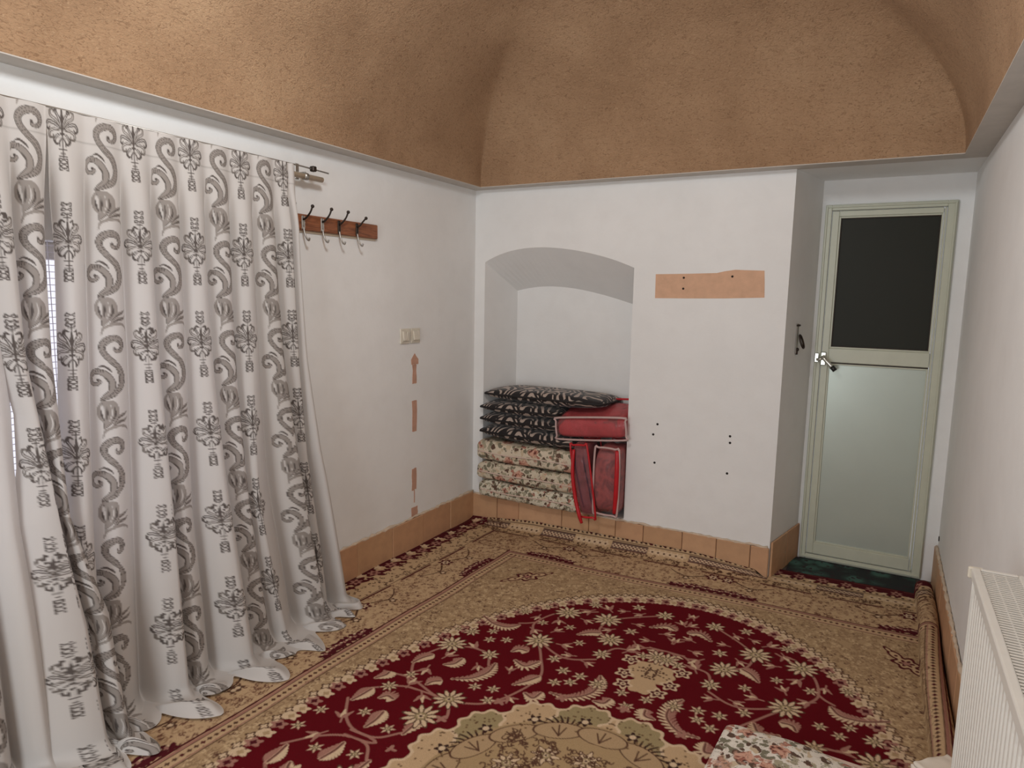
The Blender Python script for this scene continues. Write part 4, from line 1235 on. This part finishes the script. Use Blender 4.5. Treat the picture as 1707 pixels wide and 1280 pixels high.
tube('strap', [(-.045, -.118, .20), (-.060, -.125, .05), (-.052, -.125, -.10), (-.030, -.128, -.215), (-.018, -.126, -.262)], [.010, .012, .012, .013, .009], M['red_vinyl'], lb, 8, False, 5)
ub = pvc_bag('blanket_bag', 'upright clear plastic bag with red sides beside the niche edge', (.160, .30, .43), (1.035, .03, .45), (0, .0, 0), M['blanket_b'], 33, 0, 0, M['white_pipe'])

tube('side_band', [(.066, -.150, .20), (.070, -.156, .08), (.069, -.156, -.08), (.062, -.152, -.19)], [.013, .015, .015, .012], M['red_vinyl'], ub, 8, False, 5)
# ------------------------------------------------------------------ radiator on the right wall
RX, RY0, RZ0, RZ1, RDEP, RLEN = 2.690, -1.955, .27, .925, .105, 1.4
rad = tag(empty('radiator', (RX, RY0, RZ0)), 'white ribbed panel radiator with slatted top grille on the right wall', 'radiator')
def corr(xf, sgn, name):
    bm = bmesh.new(); n = int(RLEN / .0333 * 8); h = RZ1 - RZ0
    rows = []
    for zz, k in ((.012, 0), (.035, 0), (.055, 1), (h - .075, 1), (h - .05, 0), (h - .02, 0)):
        row = []
        for i in range(n + 1):
            y = -RLEN * i / n
            p = (y / .0333) % 1.0
            d = .012 * (1 if .375 < p < .625 else (max(0, (p - .125) / .25) if p <= .375 else max(0, (.875 - p) / .25)))
            row.append(bm.verts.new((xf - sgn * d * k, y, zz)))
        rows.append(row)
    for a, b in zip(rows[:-1], rows[1:]):
        for i in range(n): bm.faces.new((a[i], a[i + 1], b[i + 1], b[i]))
    bmesh.ops.recalc_face_normals(bm, faces=bm.faces)
    return finish(name, bm, M['enamel'], rad, False)
corr(.004, -1, 'front_panel')
box('rear_panel', (RDEP - .012, -RLEN, .012), (RDEP - .002, 0, RZ1 - RZ0 - .02), M['enamel'], rad, .003)
box('end_cover', (0, -.004, .03), (RDEP - .004, .002, RZ1 - RZ0 - .004), M['enamel'], rad, .001)
box('top_rail', (-.004, -RLEN, RZ1 - RZ0 - .026), (.014, .002, RZ1 - RZ0), M['enamel'], rad, .004, seg=2)
box('top_rail', (RDEP - .016, -RLEN, RZ1 - RZ0 - .02), (RDEP, .002, RZ1 - RZ0), M['enamel'], rad, .003)
box('end_rail', (.014, -.010, RZ1 - RZ0 - .012), (RDEP - .016, .002, RZ1 - RZ0), M['enamel'], rad, .002)
bm = bmesh.new()
k = 0; y = -.018
while y > -RLEN:
    add_box(bm, (.014, y - .0035, RZ1 - RZ0 - .010), (RDEP - .016, y + .0035, RZ1 - RZ0 - .003), 0); y -= .0125
for xx in (.038, .062): add_box(bm, (xx - .0015, -RLEN, RZ1 - RZ0 - .013), (xx + .0015, -.01, RZ1 - RZ0 - .004))
o = finish('top_grille', bm, M['enamel'], rad); o['kind'] = 'stuff'
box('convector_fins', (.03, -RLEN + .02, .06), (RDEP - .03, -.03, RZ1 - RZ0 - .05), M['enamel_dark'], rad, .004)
box('end_plug', (-.010, .002, RZ1 - RZ0 - .030), (.022, .016, RZ1 - RZ0 - .002), M['white_plastic'], rad, .003)
for yb in (-.25, -1.1):
    box('wall_bracket', (RDEP - .012, yb - .012, .1), (W - RX - .0005, yb + .012, .5), M['enamel'], rad, .001)

# ------------------------------------------------------------------ bedding on the floor in the foreground
fm = tag(empty('floor_mattress', (2.47, -2.06, .075), (0, 0, -.06)), 'white floral mattress corner lying on the red carpet in the foreground', 'mattress')
mm = soft_slab('cover', .84, .84, .11, M['floral_c'], fm, 51, wav=.007, edge=.22)
tube('hem', [(-.40, .425, -.005), (-.25, .43, .0), (0, .432, .004), (.25, .43, 0), (.40, .425, -.005)], [.012, .02, .022, .02, .012], M['hem'], fm, 10, False, 5)
fc = tag(empty('folded_cloth', (2.735, -1.565, .112), (0, 0, .78)), 'cream cloth corner beside the carpet roll near the radiator', 'cloth')
soft_slab('fold', .15, .15, .020, M['sheet'], fc, 61, 16, 12, wav=.002, edge=.25, xe=18)
soft_slab('fold', .14, .14, .018, M['sheet'], fc, 62, 16, 12, wav=.002, edge=.25, xe=18).location = (-.004, -.004, .018)
